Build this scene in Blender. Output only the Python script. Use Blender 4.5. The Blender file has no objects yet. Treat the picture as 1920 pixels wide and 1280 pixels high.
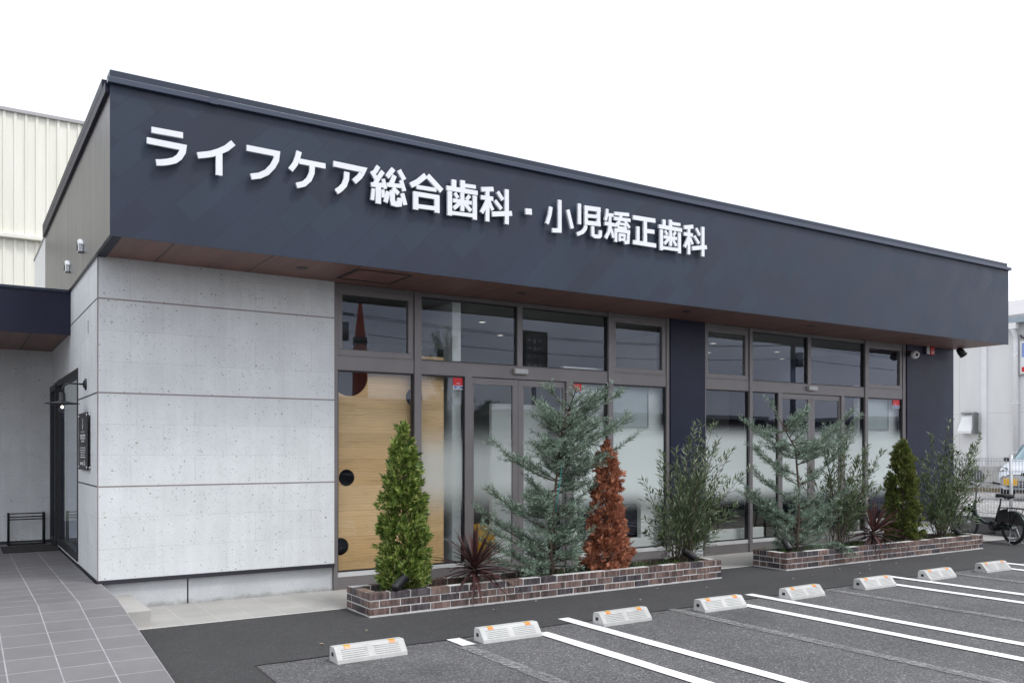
import bpy, math, random
from math import sin, cos, pi, radians, sqrt, atan2
from mathutils import Vector, Matrix

random.seed(7)
SC = bpy.context.scene
COL = SC.collection

# ------------------------------------------------------------------ camera
cd = bpy.data.cameras.new('camera')
cam = bpy.data.objects.new('camera', cd); COL.objects.link(cam)
cam.location = (0.0, 0.0, 1.62)
cam.rotation_euler = (radians(90), 0, radians(57.23 - 90))
cd.sensor_width = 36.0
cd.lens = 36.0 * 1633.0 / 1920.0
cd.shift_y = (841.7 - 640.0) / 1920.0
cd.clip_start = 0.1; cd.clip_end = 2000
SC.camera = cam

# ------------------------------------------------------------------ light
SUN_AZ = radians(150); SUN_EL = radians(56)
W = bpy.data.worlds.new('World'); SC.world = W; W.use_nodes = True
wn = W.node_tree.nodes; wl = W.node_tree.links; wn.clear()
w_out = wn.new('ShaderNodeOutputWorld'); w_bg = wn.new('ShaderNodeBackground')
w_sky = wn.new('ShaderNodeTexSky'); w_sky.sky_type = 'NISHITA'; w_sky.sun_disc = False
w_sky.sun_elevation = SUN_EL; w_sky.sun_rotation = SUN_AZ
w_tc = wn.new('ShaderNodeTexCoord')
w_map = wn.new('ShaderNodeMapping'); w_map.inputs['Scale'].default_value = (1.0, 1.0, 2.6)
w_noise = wn.new('ShaderNodeTexNoise'); w_noise.inputs['Scale'].default_value = 2.8
w_noise.inputs['Detail'].default_value = 7; w_noise.inputs['Roughness'].default_value = 0.55
w_cr = wn.new('ShaderNodeValToRGB')
w_cr.color_ramp.elements[0].position = 0.36; w_cr.color_ramp.elements[0].color = (0.60, 0.63, 0.68, 1)
w_cr.color_ramp.elements[1].position = 0.60; w_cr.color_ramp.elements[1].color = (1.0, 1.0, 1.0, 1)
w_scale = wn.new('ShaderNodeMixRGB'); w_scale.blend_type = 'MULTIPLY'; w_scale.inputs[0].default_value = 1
w_scale.inputs[2].default_value = (12.9, 12.95, 13.5, 1)
w_mix = wn.new('ShaderNodeMixRGB'); w_mix.inputs[0].default_value = 0.93
wl.new(w_tc.outputs['Generated'], w_map.inputs['Vector']); wl.new(w_map.outputs[0], w_noise.inputs['Vector'])
wl.new(w_noise.outputs['Fac'], w_cr.inputs[0]); wl.new(w_cr.outputs[0], w_scale.inputs[1])
wl.new(w_sky.outputs[0], w_mix.inputs[1]); wl.new(w_scale.outputs[0], w_mix.inputs[2])
wl.new(w_mix.outputs[0], w_bg.inputs['Color']); w_bg.inputs['Strength'].default_value = 0.10
wl.new(w_bg.outputs[0], w_out.inputs[0])

sd = bpy.data.lights.new('sun', 'SUN'); sd.energy = 1.25; sd.angle = radians(14); sd.color = (1.0, 0.985, 0.95)
sun = bpy.data.objects.new('sun', sd); COL.objects.link(sun)
sdir = Vector((sin(SUN_AZ) * cos(SUN_EL), cos(SUN_AZ) * cos(SUN_EL), sin(SUN_EL)))
sun.rotation_euler = sdir.to_track_quat('Z', 'Y').to_euler()
sun.location = (0, -10, 20)

SC.view_settings.view_transform = 'Standard'; SC.view_settings.look = 'None'
SC.view_settings.exposure = 0.47; SC.view_settings.gamma = 1.0; SC.view_settings.use_curve_mapping = False
SC.cycles.max_bounces = 8; SC.cycles.transparent_max_bounces = 24
SC.cycles.caustics_reflective = False; SC.cycles.caustics_refractive = False
SC.cycles.use_denoising = True

# ------------------------------------------------------------------ node material helpers
class NT:
    def __init__(self, name):
        self.m = bpy.data.materials.new(name); self.m.use_nodes = True
        self.t = self.m.node_tree; self.n = self.t.nodes; self.b = self.n['Principled BSDF']
        self.out = self.n['Material Output']
    def new(self, typ, **kw):
        nd = self.n.new(typ)
        for k, v in kw.items():
            if k in nd.inputs: nd.inputs[k].default_value = v
            else: setattr(nd, k, v)
        return nd
    def link(self, a, b): self.t.links.new(a, b)
    def pos(self): return self.new('ShaderNodeNewGeometry').outputs['Position']
    def obj(self): return self.new('ShaderNodeTexCoord').outputs['Object']
    def vmap(self, src, scale=(1, 1, 1), rot=(0, 0, 0), loc=(0, 0, 0)):
        mp = self.new('ShaderNodeMapping'); self.link(src, mp.inputs['Vector'])
        mp.inputs['Scale'].default_value = scale; mp.inputs['Rotation'].default_value = rot
        mp.inputs['Location'].default_value = loc
        return mp.outputs[0]
    def noise(self, src, scale, detail=4, rough=0.55):
        nd = self.new('ShaderNodeTexNoise'); self.link(src, nd.inputs['Vector'])
        nd.inputs['Scale'].default_value = scale; nd.inputs['Detail'].default_value = detail
        nd.inputs['Roughness'].default_value = rough
        return nd.outputs['Fac']
    def voronoi(self, src, scale, feature='F1'):
        nd = self.new('ShaderNodeTexVoronoi', feature=feature); self.link(src, nd.inputs['Vector'])
        nd.inputs['Scale'].default_value = scale
        return nd
    def ramp(self, fac, stops, interp='LINEAR'):
        nd = self.new('ShaderNodeValToRGB'); self.link(fac, nd.inputs[0]); cr = nd.color_ramp
        cr.interpolation = interp
        while len(cr.elements) < len(stops): cr.elements.new(0.5)
        for e, (p, c) in zip(cr.elements, stops):
            e.position = p
            e.color = (c, c, c, 1) if not isinstance(c, (tuple, list)) else (*c, 1)
        return nd.outputs[0]
    def mix(self, fac, a, b, mode='MIX'):
        nd = self.new('ShaderNodeMixRGB', blend_type=mode)
        for i, s in enumerate((fac, a, b)):
            if hasattr(s, 'is_output'): self.link(s, nd.inputs[i])
            elif i == 0: nd.inputs[0].default_value = s
            else: nd.inputs[i].default_value = (*s, 1) if isinstance(s, (tuple, list)) else (s, s, s, 1)
        return nd.outputs[0]
    def math(self, op, a, b=None, c=None, clamp=False):
        nd = self.new('ShaderNodeMath', operation=op); nd.use_clamp = clamp
        for i, s in enumerate((a, b, c)):
            if s is None: continue
            if hasattr(s, 'is_output'): self.link(s, nd.inputs[i])
            else: nd.inputs[i].default_value = s
        return nd.outputs[0]
    def sep(self, src):
        nd = self.new('ShaderNodeSeparateXYZ'); self.link(src, nd.inputs[0]); return nd.outputs
    def comb(self, x, y, z=0.0):
        nd = self.new('ShaderNodeCombineXYZ')
        for i, s in enumerate((x, y, z)):
            if hasattr(s, 'is_output'): self.link(s, nd.inputs[i])
            else: nd.inputs[i].default_value = s
        return nd.outputs[0]
    def brick(self, vec, w, h, mortar, offset=0.5, c1=0.0, c2=1.0, cm=0.5, smooth=0.0):
        nd = self.new('ShaderNodeTexBrick', offset=offset); self.link(vec, nd.inputs['Vector'])
        nd.inputs['Scale'].default_value = 1; nd.inputs['Brick Width'].default_value = w
        nd.inputs['Row Height'].default_value = h; nd.inputs['Mortar Size'].default_value = mortar
        nd.inputs['Mortar Smooth'].default_value = smooth
        nd.inputs['Color1'].default_value = (c1, c1, c1, 1); nd.inputs['Color2'].default_value = (c2, c2, c2, 1)
        nd.inputs['Mortar'].default_value = (cm, cm, cm, 1)
        return nd
    def bump(self, h, strength=0.3, dist=0.01):
        nd = self.new('ShaderNodeBump'); self.link(h, nd.inputs['Height'])
        nd.inputs['Strength'].default_value = strength; nd.inputs['Distance'].default_value = dist
        self.link(nd.outputs[0], self.b.inputs['Normal'])
    def base(self, c):
        if hasattr(c, 'is_output'): self.link(c, self.b.inputs['Base Color'])
        else: self.b.inputs['Base Color'].default_value = (*c, 1)
        return self
    def set(self, **kw):
        for k, v in kw.items():
            s = self.b.inputs[k.replace('_', ' ')]
            if hasattr(v, 'is_output'): self.link(v, s)
            else: s.default_value = v
        return self

def simple(name, col, rough=0.5, metal=0.0, var=0.12, scale=6.0, spec=0.5, world=True):
    """plain paint / plastic / metal with faint large-scale unevenness and roughness variation"""
    n = NT(name); src = n.pos() if world else n.obj()
    f = n.noise(src, scale, 5)
    lo = tuple(c * (1 - var) for c in col); hi = tuple(min(1, c * (1 + var)) for c in col)
    n.base(n.ramp(f, [(0.3, lo), (0.7, hi)]))
    g = n.noise(src, scale * 7, 3)
    n.set(Roughness=n.math('MULTIPLY_ADD', g, 0.16, rough - 0.08), Metallic=metal)
    n.b.inputs['Specular IOR Level'].default_value = spec
    return n.m

M = {}
# --- stone-look siding
n = NT('stone_siding'); P = n.pos(); X, Y, Z = n.sep(P)
nrm = n.new('ShaderNodeNewGeometry').outputs['Normal']; nx, ny, nz = n.sep(nrm)
side = n.math('GREATER_THAN', n.math('ABSOLUTE', nx), 0.5)
u = n.math('ADD', n.math('MULTIPLY', X, n.math('SUBTRACT', 1.0, side)), n.math('MULTIPLY', n.math('ADD', Y, 0.31), side))
uv = n.comb(n.math('ADD', u, -1.509 + 6.25), n.math('ADD', Z, -0.3216 + 0.3093 * 2))
bk = n.brick(uv, 0.625, 0.3093, 0.0017, 0.5, 0.35, 0.65, 0.5)
joint = bk.outputs['Fac']
tint = n.ramp(bk.outputs['Color'], [(0.3, (0.685, 0.715, 0.725)), (0.7, (0.735, 0.76, 0.77))])
cloud = n.ramp(n.noise(uv, 3.2, 5, 0.6), [(0.35, 0.94), (0.7, 1.03)])
c = n.mix(1.0, tint, cloud, 'MULTIPLY')
fine = n.ramp(n.noise(uv, 60, 4, 0.6), [(0.3, 0.93), (0.7, 1.03)])
c = n.mix(1.0, c, fine, 'MULTIPLY')
pit_total = None
dist = n.noise(uv, 30, 3)
uvd = n.new('ShaderNodeVectorMath', operation='ADD'); n.link(uv, uvd.inputs[0])
n.link(n.comb(n.math('MULTIPLY', n.math('SUBTRACT', dist, 0.5), 0.03), n.math('MULTIPLY', n.math('SUBTRACT', n.noise(uv, 41, 3), 0.5), 0.025)), uvd.inputs[1])
clus = n.ramp(n.noise(uv, 2.3, 3), [(0.35, 0.35), (0.65, 1.0)])
for sc_, thr, dens in ((14.0, 0.18, 0.34), (28.0, 0.25, 0.55), (60.0, 0.28, 0.65)):
    v = n.voronoi(n.vmap(uvd.outputs[0], (1.0, 1.55, 1.0)), sc_)
    rr = n.sep(v.outputs['Color'])
    keep = n.math('LESS_THAN', rr[0], n.math('MULTIPLY', clus, dens))
    rad = n.math('MULTIPLY', rr[1], thr)
    inside = n.math('MULTIPLY', n.math('LESS_THAN', v.outputs['Distance'], rad), keep)
    pit_total = inside if pit_total is None else n.math('MAXIMUM', pit_total, inside)
pitcol = n.ramp(n.noise(uv, 9, 2), [(0.4, (0.20, 0.215, 0.225)), (0.6, (0.33, 0.30, 0.22))])
c = n.mix(n.math('MULTIPLY', pit_total, 0.85), c, pitcol)
c = n.mix(n.math('MULTIPLY', joint, n.ramp(n.noise(uv, 5, 3), [(0.35, 0.12), (0.65, 0.8)])), c, (0.40, 0.41, 0.42))
# faint rain streaks
stre = n.noise(n.comb(n.math('MULTIPLY', u, 9.0), n.math('MULTIPLY', Z, 0.5)), 1.0, 4, 0.6)
c = n.mix(1.0, c, n.ramp(stre, [(0.35, 0.95), (0.65, 1.02)]), 'MULTIPLY')
n.base(c).set(Roughness=0.62)
n.bump(n.math('SUBTRACT', n.math('MULTIPLY', n.noise(uv, 45, 4), 0.25), n.math('MAXIMUM', pit_total, joint)), 0.35, 0.004)
M['stone'] = n.m

# --- fascia: diagonal metal shingles
n = NT('navy_shingle'); P = n.pos(); X, Y, Z = n.sep(P)
s2 = 0.7071
h = n.math('ADD', X, n.math('MULTIPLY', Y, -1.0))
a = n.math('ADD', n.math('MULTIPLY', h, s2), n.math('MULTIPLY', Z, s2))
b_ = n.math('SUBTRACT', n.math('MULTIPLY', Z, s2), n.math('MULTIPLY', h, s2))
uv = n.comb(n.math('ADD', a, 40.0), n.math('ADD', b_, 40.035))
bk = n.brick(uv, 0.45, 0.225, 0.0028, 0.5, 0.0, 1.0, 0.5)
c = n.ramp(bk.outputs['Color'], [(0.0, (0.0225, 0.029, 0.051)), (0.35, (0.0235, 0.0325, 0.0565)), (0.7, (0.0255, 0.0365, 0.061)), (1.0, (0.0275, 0.041, 0.066))])
c = n.mix(1.0, c, n.ramp(n.noise(P, 1.4, 5, 0.6), [(0.3, 0.90), (0.7, 1.08)]), 'MULTIPLY')
c = n.mix(n.math('MULTIPLY', bk.outputs['Fac'], 0.42), c, (0.014, 0.019, 0.032))
n.base(c)
n.set(Roughness=n.ramp(bk.outputs['Color'], [(0, 0.40), (1, 0.52)])); n.b.inputs['Specular IOR Level'].default_value = 0.32
n.bump(n.math('SUBTRACT', n.math('ADD', n.math('MULTIPLY', n.noise(P, 3.0, 2), 0.5), n.math('MULTIPLY', bk.outputs['Color'], 0.25)), bk.outputs['Fac']), 0.25, 0.005)
M['shingle'] = n.m

# --- side cladding (same navy metal laid in vertical sheets)
n = NT('navy_sheet'); P = n.pos(); X, Y, Z = n.sep(P)
st = n.noise(n.comb(n.math('MULTIPLY', Y, 14.0), n.math('MULTIPLY', Z, 0.8), n.math('MULTIPLY', X, 14.0)), 1.0, 5, 0.65)
n.base(n.ramp(st, [(0.3, (0.046, 0.046, 0.058)), (0.7, (0.064, 0.062, 0.074))]))
n.set(Roughness=n.ramp(st, [(0.3, 0.30), (0.7, 0.40)]))
n.bump(st, 0.05, 0.004)
M['sheet'] = n.m

M['coping'] = simple('navy_coping', (0.028, 0.037, 0.062), 0.42, 0.0, 0.10, 2.0, 0.35)
M['drip'] = simple('navy_drip_edge', (0.044, 0.058, 0.092), 0.34, 0.1, 0.08, 2.0)
M['pillar'] = simple('navy_pillar', (0.013, 0.016, 0.040), 0.5, 0.0, 0.18, 3.0, 0.3)
M['canopy_navy'] = simple('navy_canopy', (0.009, 0.010, 0.030), 0.5, 0.0, 0.15, 3.0, 0.3)

# --- soffit: dark brown panels
n = NT('brown_soffit'); P = n.pos(); X, Y, Z = n.sep(P)
gr = n.noise(n.comb(n.math('MULTIPLY', X, 22.0), n.math('MULTIPLY', Y, 1.1)), 1.0, 6, 0.6)
band = n.noise(n.comb(n.math('MULTIPLY', X, 3.3), n.math('MULTIPLY', Y, 0.1)), 1.0, 2)
c = n.mix(0.45, n.ramp(gr, [(0.3, (0.14, 0.070, 0.058)), (0.7, (0.24, 0.125, 0.103))]), n.ramp(band, [(0.35, (0.13, 0.070, 0.060)), (0.65, (0.26, 0.132, 0.110))]))
fr = n.math('FRACT', n.math('MULTIPLY', n.math('ADD', X, -1.725 + 0.928 * 4), 1 / 0.928))
jn = n.math('LESS_THAN', fr, 0.017)
c = n.mix(jn, c, (0.018, 0.016, 0.016))
n.base(c).set(Roughness=0.5)
n.bump(n.math('MULTIPLY', jn, -1.0), 0.4, 0.006)
M['soffit'] = n.m

M['frame'] = simple('bronze_aluminium', (0.185, 0.172, 0.176), 0.42, 0.15, 0.07, 4.0)
M['frame_dark'] = simple('black_aluminium', (0.018, 0.018, 0.021), 0.4, 0.2, 0.2, 4.0)
M['sill_light'] = simple('pale_sill', (0.55, 0.56, 0.56), 0.5, 0.0, 0.1, 4.0)
M['joint_brown'] = simple('joint_brown', (0.27, 0.24, 0.235), 0.55)
M['joint_dark'] = simple('joint_dark', (0.02, 0.02, 0.028), 0.5)

# --- concrete
def concrete(name, col, dirt=(0.3, 0.29, 0.27), zdirt=None):
    n = NT(name); P = n.pos(); X, Y, Z = n.sep(P)
    c = n.ramp(n.noise(P, 2.6, 7, 0.65), [(0.3, tuple(v * 0.86 for v in col)), (0.7, tuple(min(1, v * 1.08) for v in col))])
    c = n.mix(1.0, c, n.ramp(n.noise(P, 70, 4, 0.7), [(0.3, 0.88), (0.7, 1.06)]), 'MULTIPLY')
    pv = n.voronoi(P, 55); keep = n.math('LESS_THAN', n.sep(pv.outputs['Color'])[0], 0.12)
    pit = n.math('MULTIPLY', n.math('LESS_THAN', pv.outputs['Distance'], 0.18), keep)
    c = n.mix(n.math('MULTIPLY', pit, 0.6), c, dirt)
    if zdirt is not None:
        edge = n.math('ADD', Z, n.math('MULTIPLY', n.math('SUBTRACT', n.noise(P, 9, 5, 0.7), 0.5), 0.16))
        c = n.mix(n.ramp(n.math('MULTIPLY_ADD', edge, 4.0, -zdirt * 4.0), [(0.0, 0.75), (0.22, 0.0)]), c, dirt)
    n.base(c).set(Roughness=0.82)
    n.bump(n.math('SUBTRACT', n.math('MULTIPLY', n.noise(P, 90, 4), 0.4), pit), 0.25, 0.004)
    return n.m
M['plinth'] = concrete('plinth_concrete', (0.55, 0.57, 0.585), (0.25, 0.245, 0.235), 0.01)
M['curb'] = concrete('boundary_concrete', (0.16, 0.16, 0.165), (0.07, 0.07, 0.07), 0.02)
M['pale_concrete'] = concrete('pale_concrete', (0.50, 0.50, 0.49))

# --- tiles
def tiles(name, col, w, h, ox, oy, grout, gcol, gfade=1.0, offset=0.0):
    n = NT(name); P = n.pos(); X, Y, Z = n.sep(P)
    uv = n.comb(n.math('ADD', X, -ox + w * 40), n.math('ADD', Y, -oy + h * 40))
    bk = n.brick(uv, w, h, grout, offset, 0.0, 1.0, 0.5, 0.1)
    c = n.ramp(bk.outputs['Color'], [(0, tuple(v * 0.94 for v in col)), (1, tuple(v * 1.05 for v in col))])
    c = n.mix(1.0, c, n.ramp(n.noise(P, 1.7, 6, 0.6), [(0.3, 0.88), (0.7, 1.08)]), 'MULTIPLY')
    c = n.mix(1.0, c, n.ramp(n.noise(P, 120, 3, 0.7), [(0.3, 0.94), (0.7, 1.05)]), 'MULTIPLY')
    c = n.mix(n.math('MULTIPLY', bk.outputs['Fac'], n.math('MULTIPLY', n.ramp(n.noise(P, 4, 3), [(0.3, 0.55), (0.7, 1.0)]), gfade)), c, gcol)
    n.base(c).set(Roughness=n.ramp(n.noise(P, 3, 4), [(0.3, 0.46), (0.7, 0.62)]))
    n.bump(n.math('SUBTRACT', n.math('MULTIPLY', n.noise(P, 150, 3), 0.15), bk.outputs['Fac']), 0.25, 0.003)
    return n.m
M['ramp_tile'] = tiles('grey_ramp_tile', (0.180, 0.174, 0.178), 0.31, 0.30, 0.305, 8.10, 0.0042, (0.42, 0.41, 0.42))
M['apron_tile'] = tiles('beige_apron_tile', (0.42, 0.41, 0.39), 0.305, 0.305, 1.525, 8.36, 0.005, (0.52, 0.51, 0.49), 0.8)

# --- asphalt
def asphalt(name, dark, light, agg, patch=1.0, stain=None):
    n = NT(name); P = n.pos()
    v = n.voronoi(P, agg); rc = n.sep(v.outputs['Color'])
    c = n.ramp(rc[0], [(0.0, dark), (0.55, tuple((d + l) / 2 for d, l in zip(dark, light))), (0.9, light), (1.0, tuple(min(1, l * 2.0) for l in light))])
    c = n.mix(1.0, c, n.ramp(n.noise(P, 0.8, 7, 0.62), [(0.28, 1 - 0.22 * patch), (0.72, 1 + 0.16 * patch)]), 'MULTIPLY')
    c = n.mix(1.0, c, n.ramp(n.noise(P, 7, 5, 0.7), [(0.3, 0.90), (0.7, 1.08)]), 'MULTIPLY')
    v2 = n.voronoi(P, agg * 0.16); k2 = n.sep(v2.outputs['Color'])
    sp = n.math('MULTIPLY', n.math('LESS_THAN', v2.outputs['Distance'], 0.085), n.math('LESS_THAN', k2[0], 0.42))
    c = n.mix(n.math('MULTIPLY', sp, 0.8), c, (0.42, 0.41, 0.40))
    if stain:
        s = n.ramp(n.noise(P, 0.55, 5, 0.6), [(0.56, 0.0), (0.68, stain)])
        c = n.mix(s, c, tuple(d * 0.6 for d in dark))
    n.base(c).set(Roughness=0.86)
    n.bump(n.math('SUBTRACT', 1.0, v.outputs['Distance']), 0.5, 0.006)
    return n.m
M['asphalt'] = asphalt('worn_asphalt', (0.056, 0.056, 0.058), (0.152, 0.151, 0.153), 105, 1.15, 0.40)
M['new_asphalt'] = asphalt('fresh_asphalt', (0.035, 0.035, 0.036), (0.056, 0.056, 0.057), 170, 0.8)
n = NT('gravel'); P = n.pos(); v = n.voronoi(P, 22)
c = n.ramp(n.sep(v.outputs['Color'])[0], [(0, (0.16, 0.155, 0.15)), (0.6, (0.36, 0.35, 0.34)), (1, (0.6, 0.59, 0.57))])
c = n.mix(1.0, c, n.ramp(n.noise(P, 0.9, 5), [(0.3, 0.85), (0.7, 1.1)]), 'MULTIPLY')
n.base(c).set(Roughness=0.9); n.bump(n.math('SUBTRACT', 1.0, v.outputs['Distance']), 0.9, 0.03)
M['gravel'] = n.m
n = NT('line_paint'); P = n.pos()
wear = n.math('MULTIPLY', n.noise(P, 60, 5, 0.75), 1.0)
n.base(n.mix(n.ramp(wear, [(0.66, 0.0), (0.72, 0.7)]), n.ramp(n.noise(P, 4, 4), [(0.3, (0.80, 0.80, 0.80)), (0.7, (0.90, 0.90, 0.90))]), (0.2, 0.2, 0.2)))
n.set(Roughness=0.6); n.bump(n.voronoi(P, 75).outputs['Distance'], 0.35, 0.004)
M['line'] = n.m
def old_paint(name, lo, hi):
    n = NT(name); P = n.pos()
    f = n.ramp(n.noise(P, 26, 6, 0.8), [(lo, 0.15), (hi, 0.9)])
    tr = n.new('ShaderNodeBsdfTransparent'); mx = n.new('ShaderNodeMixShader')
    n.base(n.ramp(n.noise(P, 5, 3), [(0.3, (0.22, 0.22, 0.22)), (0.7, (0.36, 0.36, 0.36))])).set(Roughness=0.8)
    n.link(f, mx.inputs[0]); n.link(tr.outputs[0], mx.inputs[1]); n.link(n.b.outputs[0], mx.inputs[2])
    n.link(mx.outputs[0], n.out.inputs[0])
    return n.m
M['old_line'] = old_paint('worn_line_paint', 0.42, 0.62)
M['patch_line'] = old_paint('chipped_line_paint', 0.30, 0.36)
M['patch_line'].node_tree.nodes['Principled BSDF'].inputs['Base Color'].default_value = (0.8, 0.8, 0.8, 1)
for l_ in list(M['patch_line'].node_tree.links):
    if l_.to_socket.name == 'Base Color': M['patch_line'].node_tree.links.remove(l_)

# --- bricks
n = NT('planter_brick'); g = n.new('ShaderNodeNewGeometry'); P = g.outputs['Position']; rnd = g.outputs['Random Per Island']
c = n.ramp(rnd, [(0.0, (0.118, 0.078, 0.068)), (0.30, (0.150, 0.102, 0.086)), (0.55, (0.098, 0.067, 0.063)), (0.72, (0.056, 0.047, 0.052)), (1.0, (0.072, 0.056, 0.059))], 'CONSTANT')
X, Y, Z = n.sep(P)
stp = n.noise(n.comb(n.math('MULTIPLY', X, 26.0), n.math('MULTIPLY', Y, 26.0), n.math('ADD', n.math('MULTIPLY', Z, 4.0), n.math('MULTIPLY', rnd, 30.0))), 1.0, 4, 0.6)
c = n.mix(1.0, c, n.ramp(stp, [(0.36, 0.45), (0.5, 1.0), (0.62, 1.75)]), 'MULTIPLY')
c = n.mix(n.ramp(n.noise(P, 38, 4, 0.7), [(0.60, 0.0), (0.75, 0.35)]), c, (0.30, 0.25, 0.22))
n.base(c).set(Roughness=0.55); n.bump(n.noise(P, 90, 4), 0.35, 0.004)
M['brick'] = n.m
M['mortar'] = concrete('pale_mortar', (0.60, 0.595, 0.59), (0.25, 0.24, 0.23))
n = NT('soil'); P = n.pos()
n.base(n.ramp(n.noise(P, 30, 6, 0.7), [(0.3, (0.028, 0.022, 0.017)), (0.7, (0.11, 0.088, 0.066))])).set(Roughness=0.95)
n.bump(n.noise(P, 34, 6, 0.7), 1.0, 0.03); M['soil'] = n.m

# --- glass : transparent + sharp mirror by Fresnel (two faces of a pane)
def glass(name, film=None, tint=(0.94, 0.96, 0.955), ior=1.52, boost=1.35):
    n = NT(name); n.n.remove(n.b)
    tr = n.new('ShaderNodeBsdfTransparent'); tr.inputs[0].default_value = (*tint, 1)
    gl = n.new('ShaderNodeBsdfGlossy'); gl.inputs['Roughness'].default_value = 0.0
    gl.inputs['Color'].default_value = (0.76, 0.83, 1.0, 1)
    fr = n.new('ShaderNodeFresnel'); fr.inputs['IOR'].default_value = ior
    front = n.math('SUBTRACT', 1.0, n.new('ShaderNodeNewGeometry').outputs['Backfacing'])   # one mirror layer per pane, on the side the ray enters
    fac = n.math('MULTIPLY', n.math('MULTIPLY', fr.outputs[0], boost, clamp=True), front)
    under = tr.outputs[0]
    if film:
        z0, z1, z2, z3, op = film
        X, Y, Z = n.sep(n.pos())
        top = n.new('ShaderNodeMapRange', interpolation_type='SMOOTHSTEP'); n.link(Z, top.inputs[0])
        top.inputs[1].default_value = z3; top.inputs[2].default_value = z2
        bot = n.new('ShaderNodeMapRange', interpolation_type='SMOOTHSTEP'); n.link(Z, bot.inputs[0])
        bot.inputs[1].default_value = z0; bot.inputs[2].default_value = z1
        al = n.math('MULTIPLY', n.math('MULTIPLY', n.math('MULTIPLY', top.outputs[0], bot.outputs[0]), op), front)
        df = n.new('ShaderNodeBsdfDiffuse'); df.inputs[0].default_value = (0.80, 0.875, 0.86, 1)
        tl = n.new('ShaderNodeBsdfTranslucent'); tl.inputs[0].default_value = (0.80, 0.875, 0.86, 1)
        m1 = n.new('ShaderNodeMixShader'); m1.inputs[0].default_value = 0.25
        n.link(df.outputs[0], m1.inputs[1]); n.link(tl.outputs[0], m1.inputs[2])
        m2 = n.new('ShaderNodeMixShader'); n.link(al, m2.inputs[0]); n.link(under, m2.inputs[1]); n.link(m1.outputs[0], m2.inputs[2])
        under = m2.outputs[0]
    mx = n.new('ShaderNodeMixShader'); n.link(fac, mx.inputs[0]); n.link(under, mx.inputs[1]); n.link(gl.outputs[0], mx.inputs[2])
    n.link(mx.outputs[0], n.out.inputs[0])
    return n.m
M['glass'] = glass('clear_glass')
M['film_glass'] = glass('gradient_film_glass', (0.72, 1.06, 1.72, 2.02, 0.93))
M['film_glass_soft'] = glass('gradient_film_glass_soft', (0.72, 1.25, 1.45, 1.98, 0.62))
M['dark_glass'] = glass('entrance_glass', None, (0.80, 0.83, 0.84))
M['car_glass'] = glass('car_glass', None, (0.62, 0.72, 0.73))

# --- interior
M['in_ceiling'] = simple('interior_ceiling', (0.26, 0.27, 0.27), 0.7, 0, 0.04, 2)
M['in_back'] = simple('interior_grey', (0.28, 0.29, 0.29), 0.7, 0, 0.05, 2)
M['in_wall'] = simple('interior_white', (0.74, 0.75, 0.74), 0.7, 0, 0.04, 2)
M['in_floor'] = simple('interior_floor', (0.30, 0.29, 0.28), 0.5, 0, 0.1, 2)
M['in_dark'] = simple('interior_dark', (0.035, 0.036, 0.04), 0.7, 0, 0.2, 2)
n = NT('cedar_panel'); P = n.pos(); X, Y, Z = n.sep(P)
row = n.math('FLOOR', n.math('MULTIPLY', Z, 1 / 0.30))
wob = n.noise(n.comb(n.math('MULTIPLY', X, 1.2), n.math('MULTIPLY', Z, 5.0), row), 1.0, 4)
rings = n.new('ShaderNodeTexWave', wave_type='BANDS', bands_direction='Y'); rings.inputs['Scale'].default_value = 9
rings.inputs['Distortion'].default_value = 5.0; rings.inputs['Detail'].default_value = 3; rings.inputs['Detail Scale'].default_value = 1.2
n.link(n.comb(n.math('MULTIPLY', X, 0.55), Z, row), rings.inputs['Vector'])
rowc = n.new('ShaderNodeTexWhiteNoise', noise_dimensions='1D'); n.link(row, rowc.inputs['W'])
c = n.ramp(rings.outputs['Fac'], [(0.2, (0.70, 0.42, 0.195)), (0.8, (0.82, 0.53, 0.28))])
c = n.mix(0.6, c, n.ramp(rowc.outputs['Value'], [(0, (0.68, 0.41, 0.19)), (1, (0.86, 0.57, 0.31))]))
c = n.mix(1.0, c, n.ramp(wob, [(0.3, 0.85), (0.7, 1.1)]), 'MULTIPLY')
fl = n.noise(n.comb(n.math('MULTIPLY', X, 2.2), n.math('MULTIPLY', Z, 26.0), row), 1.0, 6, 0.7)
c = n.mix(n.ramp(fl, [(0.55, 0.0), (0.72, 0.55)]), c, (0.33, 0.17, 0.075))
kv = n.voronoi(n.comb(n.math('MULTIPLY', X, 1.3), n.math('MULTIPLY', Z, 2.6)), 2.4); kn = n.math('MULTIPLY', n.math('LESS_THAN', kv.outputs['Distance'], 0.045), n.math('LESS_THAN', n.sep(kv.outputs['Color'])[0], 0.5))
c = n.mix(n.math('MULTIPLY', kn, 0.75), c, (0.22, 0.10, 0.045))
seam = n.math('LESS_THAN', n.math('FRACT', n.math('MULTIPLY', Z, 1 / 0.30)), 0.012)
c = n.mix(n.math('MULTIPLY', seam, 0.6), c, (0.25, 0.14, 0.07))
n.base(c).set(Roughness=0.5); M['cedar'] = n.m
M['board'] = simple('notice_board', (0.42, 0.46, 0.47), 0.6, 0, 0.05, 3)
M['yellow'] = simple('yellow_vinyl', (0.70, 0.36, 0.015), 0.4, 0, 0.08, 8)
M['black'] = simple('black_paint', (0.014, 0.014, 0.016), 0.4, 0, 0.2, 8)
M['black_matt'] = simple('black_rubber', (0.018, 0.018, 0.019), 0.75, 0, 0.2, 8)
M['chrome'] = simple('brushed_steel', (0.60, 0.61, 0.62), 0.25, 1.0, 0.08, 20)
M['steel'] = simple('dull_steel', (0.32, 0.33, 0.34), 0.4, 0.9, 0.1, 20)
M['white'] = simple('white_enamel', (0.78, 0.79, 0.80), 0.4, 0, 0.04, 6)
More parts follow.
